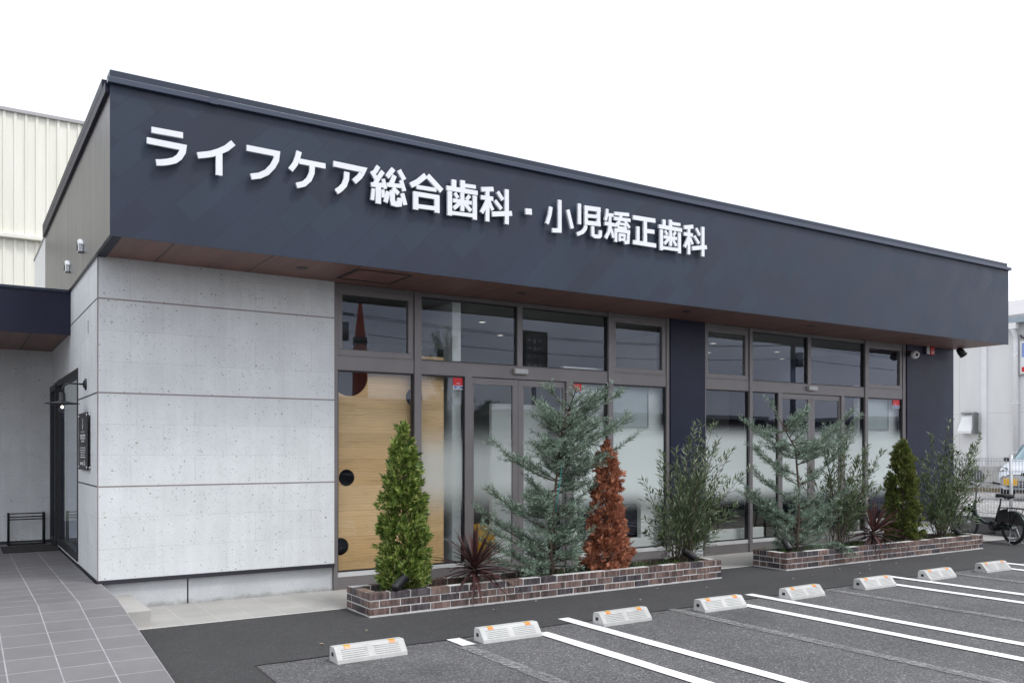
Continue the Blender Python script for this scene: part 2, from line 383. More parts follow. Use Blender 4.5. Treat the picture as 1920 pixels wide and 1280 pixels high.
M['letter'] = simple('white_letter', (0.79, 0.81, 0.85), 0.38, 0, 0.03, 3)
M['letter_dim'] = simple('sign_print', (0.62, 0.62, 0.62), 0.5, 0, 0.05, 6)
M['red'] = simple('red_print', (0.62, 0.012, 0.022), 0.4, 0, 0.06, 10)
M['red_lens'] = simple('red_lens', (0.55, 0.030, 0.015), 0.2, 0, 0.1, 10)
M['blue_print'] = simple('blue_print', (0.03, 0.08, 0.33), 0.45, 0, 0.06, 10)
M['sign_blue'] = simple('sign_blue', (0.22, 0.30, 0.55), 0.45, 0, 0.2, 3)
M['sticker_white'] = simple('sticker_white', (0.70, 0.73, 0.76), 0.45, 0, 0.04, 10)
M['sensor'] = simple('sensor_cover', (0.40, 0.385, 0.36), 0.4, 0, 0.05, 10)
M['orange'] = simple('orange_reflector', (0.70, 0.20, 0.012), 0.2, 0, 0.1, 30, world=False)
M['amber'] = simple('amber_reflector', (0.72, 0.40, 0.03), 0.22, 0, 0.1, 30, world=False)
n = NT('wheel_stop_concrete'); P = n.obj(); rr = n.new('ShaderNodeObjectInfo').outputs['Random']
Pw = n.pos()
c = n.ramp(n.noise(Pw, 7, 6, 0.65), [(0.3, (0.45, 0.455, 0.445)), (0.7, (0.55, 0.555, 0.54))])
c = n.mix(1.0, c, n.ramp(n.noise(Pw, 140, 3, 0.7), [(0.3, 0.88), (0.7, 1.06)]), 'MULTIPLY')
c = n.mix(n.ramp(n.noise(Pw, 16, 5, 0.75), [(0.60, 0.0), (0.74, 0.45)]), c, (0.22, 0.21, 0.2))
c = n.mix(1.0, c, n.ramp(rr, [(0.0, 0.88), (1.0, 1.06)]), 'MULTIPLY')
X, Y, Z = n.sep(Pw); scf = n.math('MULTIPLY', n.noise(n.comb(n.math('MULTIPLY', X, 3.0), n.math('MULTIPLY', Y, 20.0), n.math('MULTIPLY', Z, 30.0)), 1.0, 5, 0.7), 1.0)
c = n.mix(n.ramp(scf, [(0.62, 0.0), (0.74, 0.4)]), c, (0.15, 0.145, 0.14))
n.base(c).set(Roughness=0.7); n.bump(n.noise(Pw, 160, 3), 0.2, 0.003); M['stop'] = n.m
def emis(name, col, s):
    n = NT(name); n.base((0.8, 0.8, 0.8)); n.b.inputs['Emission Color'].default_value = (*col, 1)
    n.b.inputs['Emission Strength'].default_value = s
    return n.m
M['lamp_on'] = emis('lit_downlight', (1.0, 0.93, 0.80), 0.9)
M['bulb_on'] = emis('lit_bulb', (1.0, 0.86, 0.66), 5.0)

# --- surroundings
n = NT('cream_cladding'); P = n.pos(); X, Y, Z = n.sep(P)
c = n.ramp(n.noise(n.comb(n.math('MULTIPLY', X, 4.0), n.math('MULTIPLY', Z, 0.35)), 1.0, 5, 0.6), [(0.3, (0.76, 0.75, 0.66)), (0.7, (0.84, 0.83, 0.745))])
n.base(c).set(Roughness=0.5); M['cream'] = n.m
n = NT('white_panel'); P = n.pos(); X, Y, Z = n.sep(P)
bk = n.brick(n.comb(n.math('ADD', Y, 45.0), n.math('ADD', Z, 39.95)), 2.9, 3.05, 0.010, 0.0, 0.4, 0.6, 0.5)
c = n.ramp(n.noise(n.comb(n.math('MULTIPLY', Y, 2.0), n.math('MULTIPLY', Z, 0.4), n.math('MULTIPLY', X, 2.0)), 1.0, 5), [(0.3, (0.68, 0.685, 0.68)), (0.7, (0.75, 0.755, 0.75))])
c = n.mix(n.math('MULTIPLY', bk.outputs['Fac'], 0.5), c, (0.45, 0.45, 0.45))
n.base(c).set(Roughness=0.55); M['white_panel'] = n.m
M['roof_grey'] = simple('grey_roof', (0.40, 0.395, 0.40), 0.55, 0, 0.08, 1)
M['gutter_blue'] = simple('blue_grey_gutter', (0.30, 0.36, 0.41), 0.45)
M['ac'] = simple('beige_casing', (0.46, 0.455, 0.44), 0.5)
M['fence_white'] = simple('white_fence_paint', (0.72, 0.74, 0.76), 0.4)
M['fence_wire'] = simple('grey_fence_wire', (0.50, 0.52, 0.54), 0.45)
M['car_paint'] = simple('silver_car_paint', (0.62, 0.66, 0.72), 0.18, 0.15, 0.03, 3); 
M['plate_yellow'] = simple('yellow_plate', (0.78, 0.45, 0.03), 0.4)
M['tyre'] = simple('tyre_rubber', (0.016, 0.016, 0.017), 0.8)
M['bike_green'] = simple('dark_green_paint', (0.012, 0.030, 0.024), 0.22, 0.2, 0.1, 8)
M['mat'] = simple('door_mat', (0.030, 0.028, 0.030), 0.95, 0, 0.2, 60)
M['wood_rail'] = simple('bark', (0.085, 0.066, 0.048), 0.85, 0, 0.3, 40)
M['far_wall'] = simple('far_wall_grey', (0.13, 0.135, 0.14), 0.7, 0, 0.15, 0.5)
M['far_wall_b'] = simple('far_wall_brown', (0.10, 0.088, 0.08), 0.7, 0, 0.15, 0.5)
M['tower_red'] = simple('tower_red', (0.62, 0.13, 0.075), 0.5)
M['rope'] = simple('teal_tie', (0.02, 0.33, 0.28), 0.6)

def leafmat(name, stops, rough=0.5, trans=0.3, spec=0.4, tscale=2.0):
    """every leaf its own tint (random per mesh island) plus a slow drift through the crown"""
    n = NT(name); g = n.new('ShaderNodeNewGeometry')
    f = n.math('ADD', n.math('MULTIPLY', g.outputs['Random Per Island'], 0.65), n.math('MULTIPLY', n.noise(g.outputs['Position'], tscale * 4, 3), 0.35))
    c = n.ramp(f, stops)
    n.base(c).set(Roughness=rough); n.b.inputs['Specular IOR Level'].default_value = spec
    tl = n.new('ShaderNodeBsdfTranslucent'); n.link(c, tl.inputs[0])
    mx = n.new('ShaderNodeMixShader'); mx.inputs[0].default_value = trans
    n.link(n.b.outputs[0], mx.inputs[1]); n.link(tl.outputs[0], mx.inputs[2]); n.link(mx.outputs[0], n.out.inputs[0])
    return n.m
M['arb'] = leafmat('arborvitae_leaf', [(0.18, (0.036, 0.075, 0.018)), (0.40, (0.120, 0.195, 0.036)), (0.64, (0.25, 0.335, 0.070)), (0.85, (0.52, 0.53, 0.19))])
M['arb2'] = leafmat('arborvitae_leaf_olive', [(0.15, (0.030, 0.052, 0.016)), (0.45, (0.095, 0.135, 0.034)), (0.75, (0.20, 0.215, 0.055)), (0.92, (0.32, 0.28, 0.09))])
M['dead'] = leafmat('dead_conifer_leaf', [(0.15, (0.13, 0.046, 0.026)), (0.45, (0.38, 0.145, 0.082)), (0.75, (0.56, 0.235, 0.135)), (0.95, (0.66, 0.34, 0.21))], 0.7, 0.2)
M['spruce'] = leafmat('blue_needle', [(0.15, (0.066, 0.112, 0.080)), (0.45, (0.180, 0.268, 0.200)), (0.75, (0.34, 0.435, 0.345)), (0.92, (0.54, 0.61, 0.51))], 0.5, 0.2)
M['olive'] = leafmat('narrow_leaf', [(0.15, (0.028, 0.052, 0.020)), (0.42, (0.080, 0.125, 0.052)), (0.70, (0.17, 0.225, 0.11)), (0.90, (0.40, 0.45, 0.32))], 0.38, 0.2, 0.6)
M['cord'] = leafmat('maroon_sword_leaf', [(0.15, (0.024, 0.010, 0.011)), (0.5, (0.062, 0.022, 0.024)), (0.8, (0.17, 0.075, 0.066)), (0.97, (0.30, 0.19, 0.15))], 0.42, 0.15, 0.6)
M['grass'] = leafmat('weed_leaf', [(0.15, (0.022, 0.052, 0.016)), (0.5, (0.055, 0.11, 0.030)), (0.9, (0.14, 0.21, 0.06))])
M['dry_leaf'] = leafmat('fallen_leaf', [(0.2, (0.16, 0.10, 0.06)), (0.8, (0.45, 0.40, 0.33))], 0.7, 0.1)
M['tree_leaf'] = leafmat('street_tree_leaf', [(0.2, (0.03, 0.06, 0.02)), (0.8, (0.10, 0.15, 0.05))])
M['straw'] = leafmat('dry_grass', [(0.2, (0.20, 0.15, 0.07)), (0.8, (0.36, 0.28, 0.15))], 0.8, 0.1)

# ------------------------------------------------------------------ mesh helpers
class MB:
    def __init__(self): self.v = []; self.f = []; self.mi = []; self.sm = []; self.cur = 0; self.smooth = False
    def add(self, vs, fs):
        o = len(self.v); self.v += [tuple(p) for p in vs]
        for f in fs: self.f.append([o + i for i in f]); self.mi.append(self.cur); self.sm.append(self.smooth)
        return self
    def box(self, x0, x1, y0, y1, z0, z1):
        return self.add([(x0, y0, z0), (x1, y0, z0), (x1, y1, z0), (x0, y1, z0), (x0, y0, z1), (x1, y0, z1), (x1, y1, z1), (x0, y1, z1)],
                        [(0, 3, 2, 1), (4, 5, 6, 7), (0, 1, 5, 4), (1, 2, 6, 5), (2, 3, 7, 6), (3, 0, 4, 7)])
    def obox(self, c, ax, ay, az):
        c = Vector(c); ax = Vector(ax); ay = Vector(ay); az = Vector(az); vs = []
        for k in (-1, 1):
            for i, j in ((-1, -1), (1, -1), (1, 1), (-1, 1)): vs.append(c + ax * i + ay * j + az * k)
        return self.add(vs, [(0, 3, 2, 1), (4, 5, 6, 7), (0, 1, 5, 4), (1, 2, 6, 5), (2, 3, 7, 6), (3, 0, 4, 7)])
    def prism(self, poly, d, flip=False):
        """poly: list of 3D points (planar), extruded by vector d"""
        n = len(poly); d = Vector(d); a = [Vector(p) for p in poly]; b = [p + d for p in a]
        return self.add(a + b, [tuple(range(n))[::-1], tuple(range(n, 2 * n))] + [(i, (i + 1) % n, n + (i + 1) % n, n + i) for i in range(n)])
    def tube(self, pts, r, n=8, cap=True):
        pts = [Vector(p) for p in pts]; rs = r if isinstance(r, (list, tuple)) else [r] * len(pts)
        vs = []; ref = None
        for i, p in enumerate(pts):
            t = (pts[min(i + 1, len(pts) - 1)] - pts[max(i - 1, 0)])
            t = t.normalized() if t.length > 1e-9 else Vector((0, 0, 1))
            if ref is None:
                ref = t.orthogonal().normalized()
            ref = (ref - t * ref.dot(t)); ref = ref.normalized() if ref.length > 1e-6 else t.orthogonal().normalized()
            q = t.cross(ref)
            for k in range(n):
                an = 2 * pi * k / n; vs.append(p + (ref * cos(an) + q * sin(an)) * rs[i])
        fs = []
        for i in range(len(pts) - 1):
            for k in range(n): fs.append((i * n + k, i * n + (k + 1) % n, (i + 1) * n + (k + 1) % n, (i + 1) * n + k))
        if cap: fs += [tuple(range(n))[::-1], tuple((len(pts) - 1) * n + k for k in range(n))]
        s = self.smooth; self.smooth = True; self.add(vs, fs); self.smooth = s
        return self
    def lathe(self, prof, c=(0, 0, 0), axis=(0, 0, 1), n=20, a0=0.0, a1=2 * pi):
        """prof: (radius, height) pairs around axis through c"""
        ax = Vector(axis).normalized(); e = ax.orthogonal().normalized(); q = ax.cross(e); c = Vector(c); vs = []
        full = abs(a1 - a0 - 2 * pi) < 1e-6; m = n if full else n + 1
        for r, h in prof:
            for k in range(m):
                an = a0 + (a1 - a0) * k / n; vs.append(c + ax * h + (e * cos(an) + q * sin(an)) * r)
        fs = []
        for i in range(len(prof) - 1):
            for k in range(n): fs.append((i * m + k, i * m + (k + 1) % m, (i + 1) * m + (k + 1) % m, (i + 1) * m + k))
        s = self.smooth; self.smooth = True; self.add(vs, fs); self.smooth = s
        return self
    def disc(self, c, axis, r, n=20):
        ax = Vector(axis).normalized(); e = ax.orthogonal().normalized(); q = ax.cross(e); c = Vector(c)
        return self.add([c + (e * cos(2 * pi * k / n) + q * sin(2 * pi * k / n)) * r for k in range(n)], [tuple(range(n))])
    def build(self, name, mat, parent=None, bevel=0.0, loc=None, kind=None):
        off = Vector((0, 0, 0))
        if parent is not None and loc is None and parent.get('_w'): off = Vector(parent['_w'])
        me = bpy.data.meshes.new(name)
        me.from_pydata([tuple(Vector(p) - off) for p in self.v], [], self.f)
        for m_ in (mat if isinstance(mat, list) else [mat]): me.materials.append(m_)
        me.polygons.foreach_set('material_index', self.mi); me.polygons.foreach_set('use_smooth', self.sm)
        me.update()
        o = bpy.data.objects.new(name, me); COL.objects.link(o)
        if parent is not None:
            o.parent = parent
            if parent.get('_w'): o['_w'] = parent['_w']
        if loc is not None: o.location = loc
        if bevel > 0:
            bm = o.modifiers.new('bevel', 'BEVEL'); bm.width = bevel; bm.segments = 2; bm.limit_method = 'ANGLE'; bm.angle_limit = radians(40)
        if kind: o['kind'] = kind
        return o

def tag(o, label, cat, group=None):
    o['label'] = label; o['category'] = cat
    if group: o['group'] = group
    return o
def thing(name, label, cat, loc=(0, 0, 0), group=None, rotz=0.0, local=False):
    """Empty at the thing's base. local=False: parts are written in world coordinates."""
    o = bpy.data.objects.new(name, None); COL.objects.link(o); o.location = loc; o.rotation_euler = (0, 0, rotz)
    o.empty_display_size = 0.1
    if not local: o['_w'] = tuple(loc)
    return tag(o, label, cat, group)
def copy_tree(o, parent=None):
    c = o.copy(); COL.objects.link(c); c.parent = parent
    for ch in list(o.children): copy_tree(ch, c)
    return c
def text_mesh(body, size, name, mat, parent, loc, rot, depth=0.002, sx=1.0, bold=0.0):
    cu = bpy.data.curves.new(name, 'FONT'); cu.body = body; cu.size = size; cu.extrude = depth; cu.offset = bold
    cu.align_x = 'CENTER'; cu.align_y = 'CENTER'; cu.resolution_u = 2
    t = bpy.data.objects.new(name + '_tmp', cu); COL.objects.link(t)
    dg = bpy.context.evaluated_depsgraph_get(); dg.update()
    me = bpy.data.meshes.new_from_object(t.evaluated_get(dg)); me.name = name
    bpy.data.objects.remove(t); me.materials.clear(); me.materials.append(mat)
    o = bpy.data.objects.new(name, me); COL.objects.link(o)
    off = Vector(parent['_w']) if parent is not None and parent.get('_w') else Vector((0, 0, 0))
    o.parent = parent; o.location = Vector(loc) - off; o.rotation_euler = rot; o.scale = (sx, 1, 1)
    return o
# ================================================================== SETTING
def struct(name, mb, mat, **kw):
    o = mb.build(name, mat, None, **kw); o['kind'] = 'structure'; return o
struct('parking_lot', MB().add([(-250, -250, 0), (250, -250, 0), (250, 250, 0), (-250, 250, 0)], [(0, 1, 2, 3)]), M['asphalt'])
mb = MB()
z = 0.004
poly = [(0.9, -6, z), (1.87, -6, z), (1.885, 5.9, z), (1.905, 6.515, z), (16.38, 6.545, z), (16.38, 9.42, z), (0.9, 9.42, z)]
mb.add(poly, [tuple(range(len(poly)))]); struct('driveway', mb, M['new_asphalt'])
mb = MB(); mb.add([(1.2, 8.36, 0.0085), (16.375, 8.36, 0.0085), (16.375, 9.62, 0.017), (1.2, 9.62, 0.017)], [(0, 1, 2, 3)])
mb.add([(1.2, 8.352, 0.0), (16.375, 8.352, 0.0), (16.375, 8.36, 0.0085), (1.2, 8.36, 0.0085)], [(0, 1, 2, 3)])
struct('tiled_apron', mb, M['apron_tile'])
# entrance landing and ramp
prof = [(5.03, -0.02), (14.25, -0.02), (14.25, 0.30), (8.36, 0.30), (5.03, 0.0005)]
mb = MB(); mb.prism([(-7.0, y, z) for y, z in prof], (8.19, 0, 0)); struct('entrance_ramp', mb, M['ramp_tile'])
mb = MB(); mb.box(1.19, 1.235, 5.2, 9.385, -0.02, -0.01)
mb.prism([(1.19, 5.06, -0.02), (1.19, 9.385, -0.02), (1.19, 9.385, 0.2985), (1.19, 8.36, 0.2985), (1.19, 5.06, 0.001)], (0.045, 0, 0))
struct('ramp_edge', mb, M['ramp_tile'])
mb = MB(); mb.box(1.237, 1.525, 8.43, 9.455, 0.0, 0.16); struct('side_step', mb, M['apron_tile'], bevel=0.004)
struct('gravel_lot', MB().add([(16.5, -40, 0.33), (60, -40, 0.33), (60, 60, 0.33), (16.5, 60, 0.33)], [(0, 1, 2, 3)]), M['gravel'])
random.seed(3); mb = MB(); vs = []; fs = []
pts = [(1.868, -1.0), (1.885, 5.9), (1.905, 6.515)] + [(1.905 + (16.38 - 1.905) * k / 160, 6.515 + .03 * k / 160) for k in range(1, 161)]
for k, (x, y) in enumerate(pts):
    w = random.uniform(.004, .016); dx, dy = ((w, 0) if k < 2 else (w * .7, w * .7) if k == 2 else (0, w)); j = random.uniform(-.005, .005)
    vs += [(x - dx, y - dy + j, .0055), (x + dx, y + dy + j, .0055)]
for k in range(len(pts) - 1): fs.append((2 * k, 2 * k + 1, 2 * k + 3, 2 * k + 2))
mb.add(vs, fs); struct('asphalt_seam', mb, M['mat'])
# painted lines
def line(x0, x1, y0, y1, mat, name='parking_line', z=0.008):
    nseg = 24; vs = []; fs = []
    for i in range(nseg + 1):
        y = y0 + (y1 - y0) * i / nseg; j = random.uniform(-.004, .004); k = random.uniform(-.004, .004)
        vs += [(x0 + j, y, z), (x1 + k, y, z)]
    for i in range(nseg): fs.append((2 * i, 2 * i + 1, 2 * i + 3, 2 * i + 2))
    struct(name, MB().add(vs, fs), M[mat])
for k in range(4):
    x = 4.312 + 2.553 * k
    line(x, x + 0.125, -1.0, 6.31, 'line')
    line(x + 0.54, x + 0.665, -1.0, 6.735 if k < 3 else 6.68, 'line')
for x, y in ((3.475, 6.22), (6.05, 6.53), (8.42, 6.45), (10.88, 6.38), (13.4, 6.4)):
    line(x, x + 0.125, -1.0, y, 'old_line', 'worn_parking_line')
line(3.528, 3.655, 6.23, 6.51, 'patch_line', 'worn_parking_line', 0.0085)

# ================================================================== CLINIC BUILDING
CL = thing('dental_clinic', 'single-storey dental clinic with navy shingle fascia, white stone front and glazed shopfront', 'building', (1.2, 9.4, 0))
def part(name, mb, mat, parent=None, **kw): return mb.build(name, M[mat], parent or CL, **kw)
XL, YW, XR = 1.208, 9.40, 3.653
Z0, ZJ, ZS = 0.3216, (1.2497, 2.1778, 3.1059), 3.518
lev = [Z0, *ZJ, ZS]
mb = MB()
for a, b in zip(lev[:-1], lev[1:]):
    mb.box(XL, XR, YW, YW + 0.16, a + 0.004, b - (0.004 if b < 3.5 else -0.03))
    mb.box(XL, XL + 0.2, YW + 0.16, 10.95 if b < 3.2 else 14.2, a + 0.004, b - (0.004 if b < 3.5 else 0))
mb.box(XL, XL + 0.2, 10.95, 14.2, 2.54, 3.1019 - 0.0)
mb.v = [v for v in mb.v]
part('stone_wall', mb, 'stone')
mb = MB()
for z in ZJ: mb.box(XL - 0.0015, XR, YW - 0.0015, YW + 0.02, z - 0.007, z + 0.007)
mb.box(XL - 0.002, XL + 0.007, YW - 0.002, YW + 0.02, Z0, ZS)
part('joint_trim', mb, 'joint_brown')
mb = MB()
for z in ZJ: mb.box(XL - 0.001, XL + 0.02, YW + 0.02, 10.95 if z < 2.5 else 14.2, z - 0.007, z + 0.007)
part('joint_trim', mb, 'joint_dark')
mb = MB(); mb.box(XL - 0.004, XR, YW - 0.006, YW + 0.16, 0.283, Z0 + 0.002); mb.box(XL - 0.004, XL + 0.1, YW + 0.16, 13.2, 0.283, Z0 + 0.002)
part('base_flashing', mb, 'joint_dark')
mb = MB(); mb.box(XL + 0.02, 2.062, YW + 0.055, YW + 0.2, -0.05, 0.283); mb.box(2.078, XR, YW + 0.055, YW + 0.2, -0.05, 0.283)
part('plinth', mb, 'plinth')
mb = MB(); mb.box(2.062, 2.078, YW + 0.064, YW + 0.2, -0.05, 0.283); part('plinth_joint', mb, 'joint_dark')
# --- upper volume
FX0, FX1, FY, FZ0, FZ1, FB = 1.176, 16.06, 8.377, 3.505, 4.86, 14.68
mb = MB(); mb.box(FX0, FX1, FY, FY + 0.014, FZ0, FZ1); part('front_fascia', mb, 'shingle')
mb = MB(); mb.box(FX0, FX0 + 0.03, FY + 0.014, FB, 3.514, 4.87); part('side_cladding', mb, 'sheet')
mb = MB(); mb.box(FX1 - 0.03, FX1, FY + 0.014, FB, 3.514, 4.87); part('side_cladding', mb, 'sheet')
mb = MB(); mb.box(FX0 + 0.004, FX0 + 0.5, FB, 16.75, 2.9, 4.79); part('rear_parapet', mb, 'white')
mb = MB(); mb.box(FX0 - 0.01, FX0 + 0.5, FB + 0.002, 16.77, 4.79, 4.82); part('coping', mb, 'steel')
mb = MB(); mb.box(FX0 - 0.022, FX1 + 0.022, FY - 0.048, FY + 0.03, 4.838, 4.890)
part('coping', mb, 'drip', bevel=0.004)
mb = MB(); mb.box(FX0 + 0.002, FX1 - 0.002, FY + 0.016, FY + 0.22, 4.890, 4.974); part('coping', mb, 'coping', bevel=0.004)
mb = MB(); mb.box(FX0 - 0.036, FX0 + 0.15, FY + 0.225, FB, 4.863, 4.955); mb.box(FX0 - 0.035, FX0, FY + 0.03, FB, 4.77, 4.862); part('coping', mb, 'canopy_navy', bevel=0.004)
mb = MB(); mb.box(FX1 - 0.15, FX1 + 0.02, FY + 0.225, FB, 4.862, 4.955); part('coping', mb, 'coping', bevel=0.004)
mb = MB(); mb.box(FX0 + 0.03, FX1 - 0.03, FY + 0.2, FB, 4.72, 4.78); part('roof', mb, 'roof_grey')
# overlap seam in the coping near the left end
mb = MB(); mb.box(2.02, 2.10, FY - 0.0505, FY + 0.02, 4.835, 4.8925); part('coping_clip', mb, 'drip')
# --- soffit
mb = MB(); mb.box(FX0 + 0.105, FX1 - 0.03, FY + 0.014, YW + 0.12, ZS, ZS + 0.02); part('soffit', mb, 'soffit')
mb = MB(); mb.box(FX0 + 0.03, FX0 + 0.105, FY + 0.014, YW + 0.02, ZS - 0.008, ZS + 0.02); part('soffit_edge', mb, 'canopy_navy')
for x, y in ((3.09, 8.86), (5.83, 8.84), (8.535, 8.81), (11.15, 8.80), (13.86, 8.80)):
    mb = MB(); mb.lathe([(0.050, 0.0), (0.062, -0.004), (0.064, 0.0)], (x, y, ZS), n=24); mb.disc((x, y, ZS - 0.0005), (0, 0, -1), 0.051, 24)
    part('soffit_downlight', mb, 'black')
# access hatch: a frame of dark shadow-gap strips and its lid
hx0, hx1, hy0, hy1 = 3.60, 4.24, 8.58, 9.18
mb = MB()
for a in ((hx0, hx1, hy0, hy0 + .022), (hx0, hx1, hy1 - .022, hy1), (hx0, hx0 + .022, hy0 + .022, hy1 - .022), (hx1 - .022, hx1, hy0 + .022, hy1 - .022)): mb.box(*a, ZS - 0.006, ZS)
hf = part('access_hatch', mb, 'joint_dark')
mb = MB(); mb.box(hx0 + .05, hx1 - .05, hy0 + .05, hy1 - .05, ZS - 0.004, ZS); mb.build('hatch_lid', M['soffit'], hf)

# --- pillars
for x0, x1 in ((8.797, 9.492), (14.572, 16.055)):
    mb = MB(); mb.box(x0, x1, YW, YW + 0.30 if x0 < 10 else 14.5, 0.30, ZS); part('pillar', mb, 'pillar')
    mb = MB(); mb.box(x0 + .01, x1 - .01, YW + 0.03, YW + 0.29 if x0 < 10 else 14.5, -0.02, 0.298); part('pillar_plinth', mb, 'plinth')
# --- shopfront bays
YG = 9.465      # pane
def bay(mulls, fullm, upm, lowm, sashes, fixup, doors, fixlow, glassmap):
    x0, x1 = mulls
    mb = MB()
    mb.box(x0[0], x0[1], 9.42, 9.53, 0.016, ZS - 0.003); mb.box(x1[0], x1[1], 9.42, 9.53, 0.016, ZS - 0.003)
    for a, b in fullm: mb.box(a, b, 9.412, 9.53, 0.016, ZS - 0.003)
    for a, b in upm: mb.box(a, b, 9.424, 9.525, 2.69, 3.464)
    for a, b in lowm: mb.box(a, b, 9.424, 9.525, 0.016, 2.526)
    xs = sorted([x0] + fullm + [x1])
    for (a, b), (c, d) in zip(xs[:-1], xs[1:]):
        mb.box(b, c, 9.43, 9.52, 2.524, 2.692)           # transom
        mb.box(b, c, 9.428, 9.52, 2.524, 2.540); mb.box(b, c, 9.427, 9.52, 2.680, 2.6935)
        mb.box(b, c, 9.43, 9.52, 3.462, ZS - 0.003)       # head
    part('storefront_frame', mb, 'frame', bevel=0.003)
    mb = MB()
    allx = sorted([x0] + fullm + lowm + [x1])
    for (a, b), (c, d) in zip(allx[:-1], allx[1:]):
        isdoor = any(q[0] > b - 0.05 and q[0] < d for q in doors)
        mb.box(b, c, 9.436, 9.53, 0.016, 0.05 if isdoor else 0.155)
    part('storefront_base', mb, 'frame')
    for a, b in sashes:
        s = 0.07; mb = MB(); y0, y1 = 9.433, 9.50; z0, z1 = 2.694, 3.462
        mb.box(a, b, y0, y1, z0, z0 + s); mb.box(a, b, y0, y1, z1 - s, z1); mb.box(a, a + s * .8, y0, y1, z0 + s, z1 - s); mb.box(b - s, b, y0, y1, z0 + s, z1 - s)
        w = part('window', mb, 'frame', bevel=0.004)
        mb = MB(); mb.box(a + s * .8 - .005, b - s + .005, YG, YG + .006, z0 + s - .005, z1 - s + .005); mb.build('pane', M['glass'], w)
    def fixed(a, b, z0, z1, g):
        s = 0.014; mb = MB(); y0, y1 = 9.447, 9.50
        mb.box(a, b, y0, y1, z0, z0 + s); mb.box(a, b, y0, y1, z1 - s, z1); mb.box(a, a + s, y0, y1, z0 + s, z1 - s); mb.box(b - s, b, y0, y1, z0 + s, z1 - s)
        w = part('window', mb, 'frame_dark')
        mb = MB(); mb.box(a + s - .004, b - s + .004, YG, YG + .006, z0 + s - .004, z1 - s + .004); mb.build('pane', M[g], w)
    for a, b in fixup: fixed(a, b, 2.694, 3.462, 'glass')
    for (a, b), g in zip(fixlow, glassmap):
        fixed(a, b, 0.212, 2.522, g)
        mb = MB(); mb.box(a, b, 9.44, 9.52, 0.157, 0.211); part('sill', mb, 'sill_light')
    for k, (a, b) in enumerate(doors):
        y0, y1 = 9.452 + 0.002 * k, 9.492 + 0.002 * k; mb = MB(); z0, z1 = 0.055, 2.520
        sl, sr = (0.035, 0.085) if k == 0 else (0.085, 0.035)
        mb.box(a, b, y0, y1, z1 - 0.085, z1); mb.box(a, b, y0, y1, z0, z0 + 0.11); mb.box(a, a + sl, y0, y1, z0 + .11, z1 - .085); mb.box(b - sr, b, y0, y1, z0 + .11, z1 - .085)
        d = part('sliding_door', mb, 'frame', bevel=0.003)
        mb = MB(); mb.box(a + sl - .005, b - sr + .005, y0 + .016, y0 + .022, z0 + .105, z1 - .08); mb.build('pane', M['film_glass_soft' if x0[0] < 5 else 'film_glass'], d)
bay(((3.657, 3.704), (8.735, 8.795)), [(4.672, 4.765), (7.65, 7.735)], [(6.150, 6.230)], [(5.374, 5.478), (6.937, 7.05)],
    [(3.708, 4.668), (7.739, 8.731)], [(4.767, 6.148), (6.232, 7.648)], [(5.480, 6.178), (6.182, 6.935)],
    [(3.706, 4.670), (4.767, 5.372), (7.052, 7.648), (7.737, 8.733)], ['glass', 'film_glass_soft', 'film_glass', 'film_glass'])
bay(((9.494, 9.530), (14.48, 14.570)), [(10.470, 10.538), (13.372, 13.450)], [(11.865, 11.950)], [(11.146, 11.240), (12.735, 12.815)],
    [(9.534, 10.466), (13.454, 14.476)], [(10.540, 11.863), (11.952, 13.370)], [(11.242, 11.986), (11.990, 12.733)],
    [(9.532, 10.468), (10.540, 11.144), (12.817, 13.370), (13.452, 14.478)], ['film_glass'] * 4)
# door sensors on the transoms
for xa, xb in ((6.08, 6.29), (11.84, 12.06)):
    mb = MB(); mb.box(xa, xb, 9.375, 9.43, 2.585, 2.66); s = part('door_sensor', mb, 'sensor', bevel=0.008)
    mb = MB(); mb.box(xa + .015, xb - .015, 9.371, 9.375, 2.598, 2.648); mb.build('sensor_lens', M['steel'], s)
# security stickers on the glass
for xa in (5.222, 7.068, 14.23):
    xb = xa + (0.148 if xa < 14 else 0.20); z1 = 2.518; zm = z1 - 0.108; z0 = z1 - 0.158
    mb = MB(); mb.box(xa, xb, 9.4585, 9.4615, zm, z1); st = part('security_sticker', mb, 'red')
    mb = MB(); mb.box(xa, xb, 9.4585, 9.4615, z0, zm - 0.0005); mb.build('sticker_band', M['sticker_white'], st)
    text_mesh('SECOM', 0.050, 'sticker_text', M['blue_print'], st, ((xa + xb) / 2, 9.4575, (z0 + zm) / 2), (radians(90), 0, 0), 0.0005, 0.78 if xa < 14 else 1.05, 0.002)
    mb = MB(); mb.box(xa + .045, xa + .10, 9.4575, 9.4583, zm + .022, zm + .028); mb.build('sticker_line', M['sticker_white'], st)

# --- rooms behind the glass
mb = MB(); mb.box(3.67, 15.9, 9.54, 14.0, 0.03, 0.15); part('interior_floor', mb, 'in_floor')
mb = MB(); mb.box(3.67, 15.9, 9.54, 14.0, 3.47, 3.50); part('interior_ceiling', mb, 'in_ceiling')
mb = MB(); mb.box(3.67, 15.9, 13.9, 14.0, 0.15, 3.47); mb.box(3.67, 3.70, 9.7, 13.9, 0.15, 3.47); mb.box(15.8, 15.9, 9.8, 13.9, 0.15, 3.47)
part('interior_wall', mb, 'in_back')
for bx in ((5.30, 5.42, 9.62, 12.2, 0.15, 3.47), (6.07, 6.98, 9.93, 9.99, 0.15, 2.23), (9.56, 9.78, 9.70, 11.6, 0.15, 3.47)):
    mb = MB(); mb.box(*bx); part('partition', mb, 'in_wall')
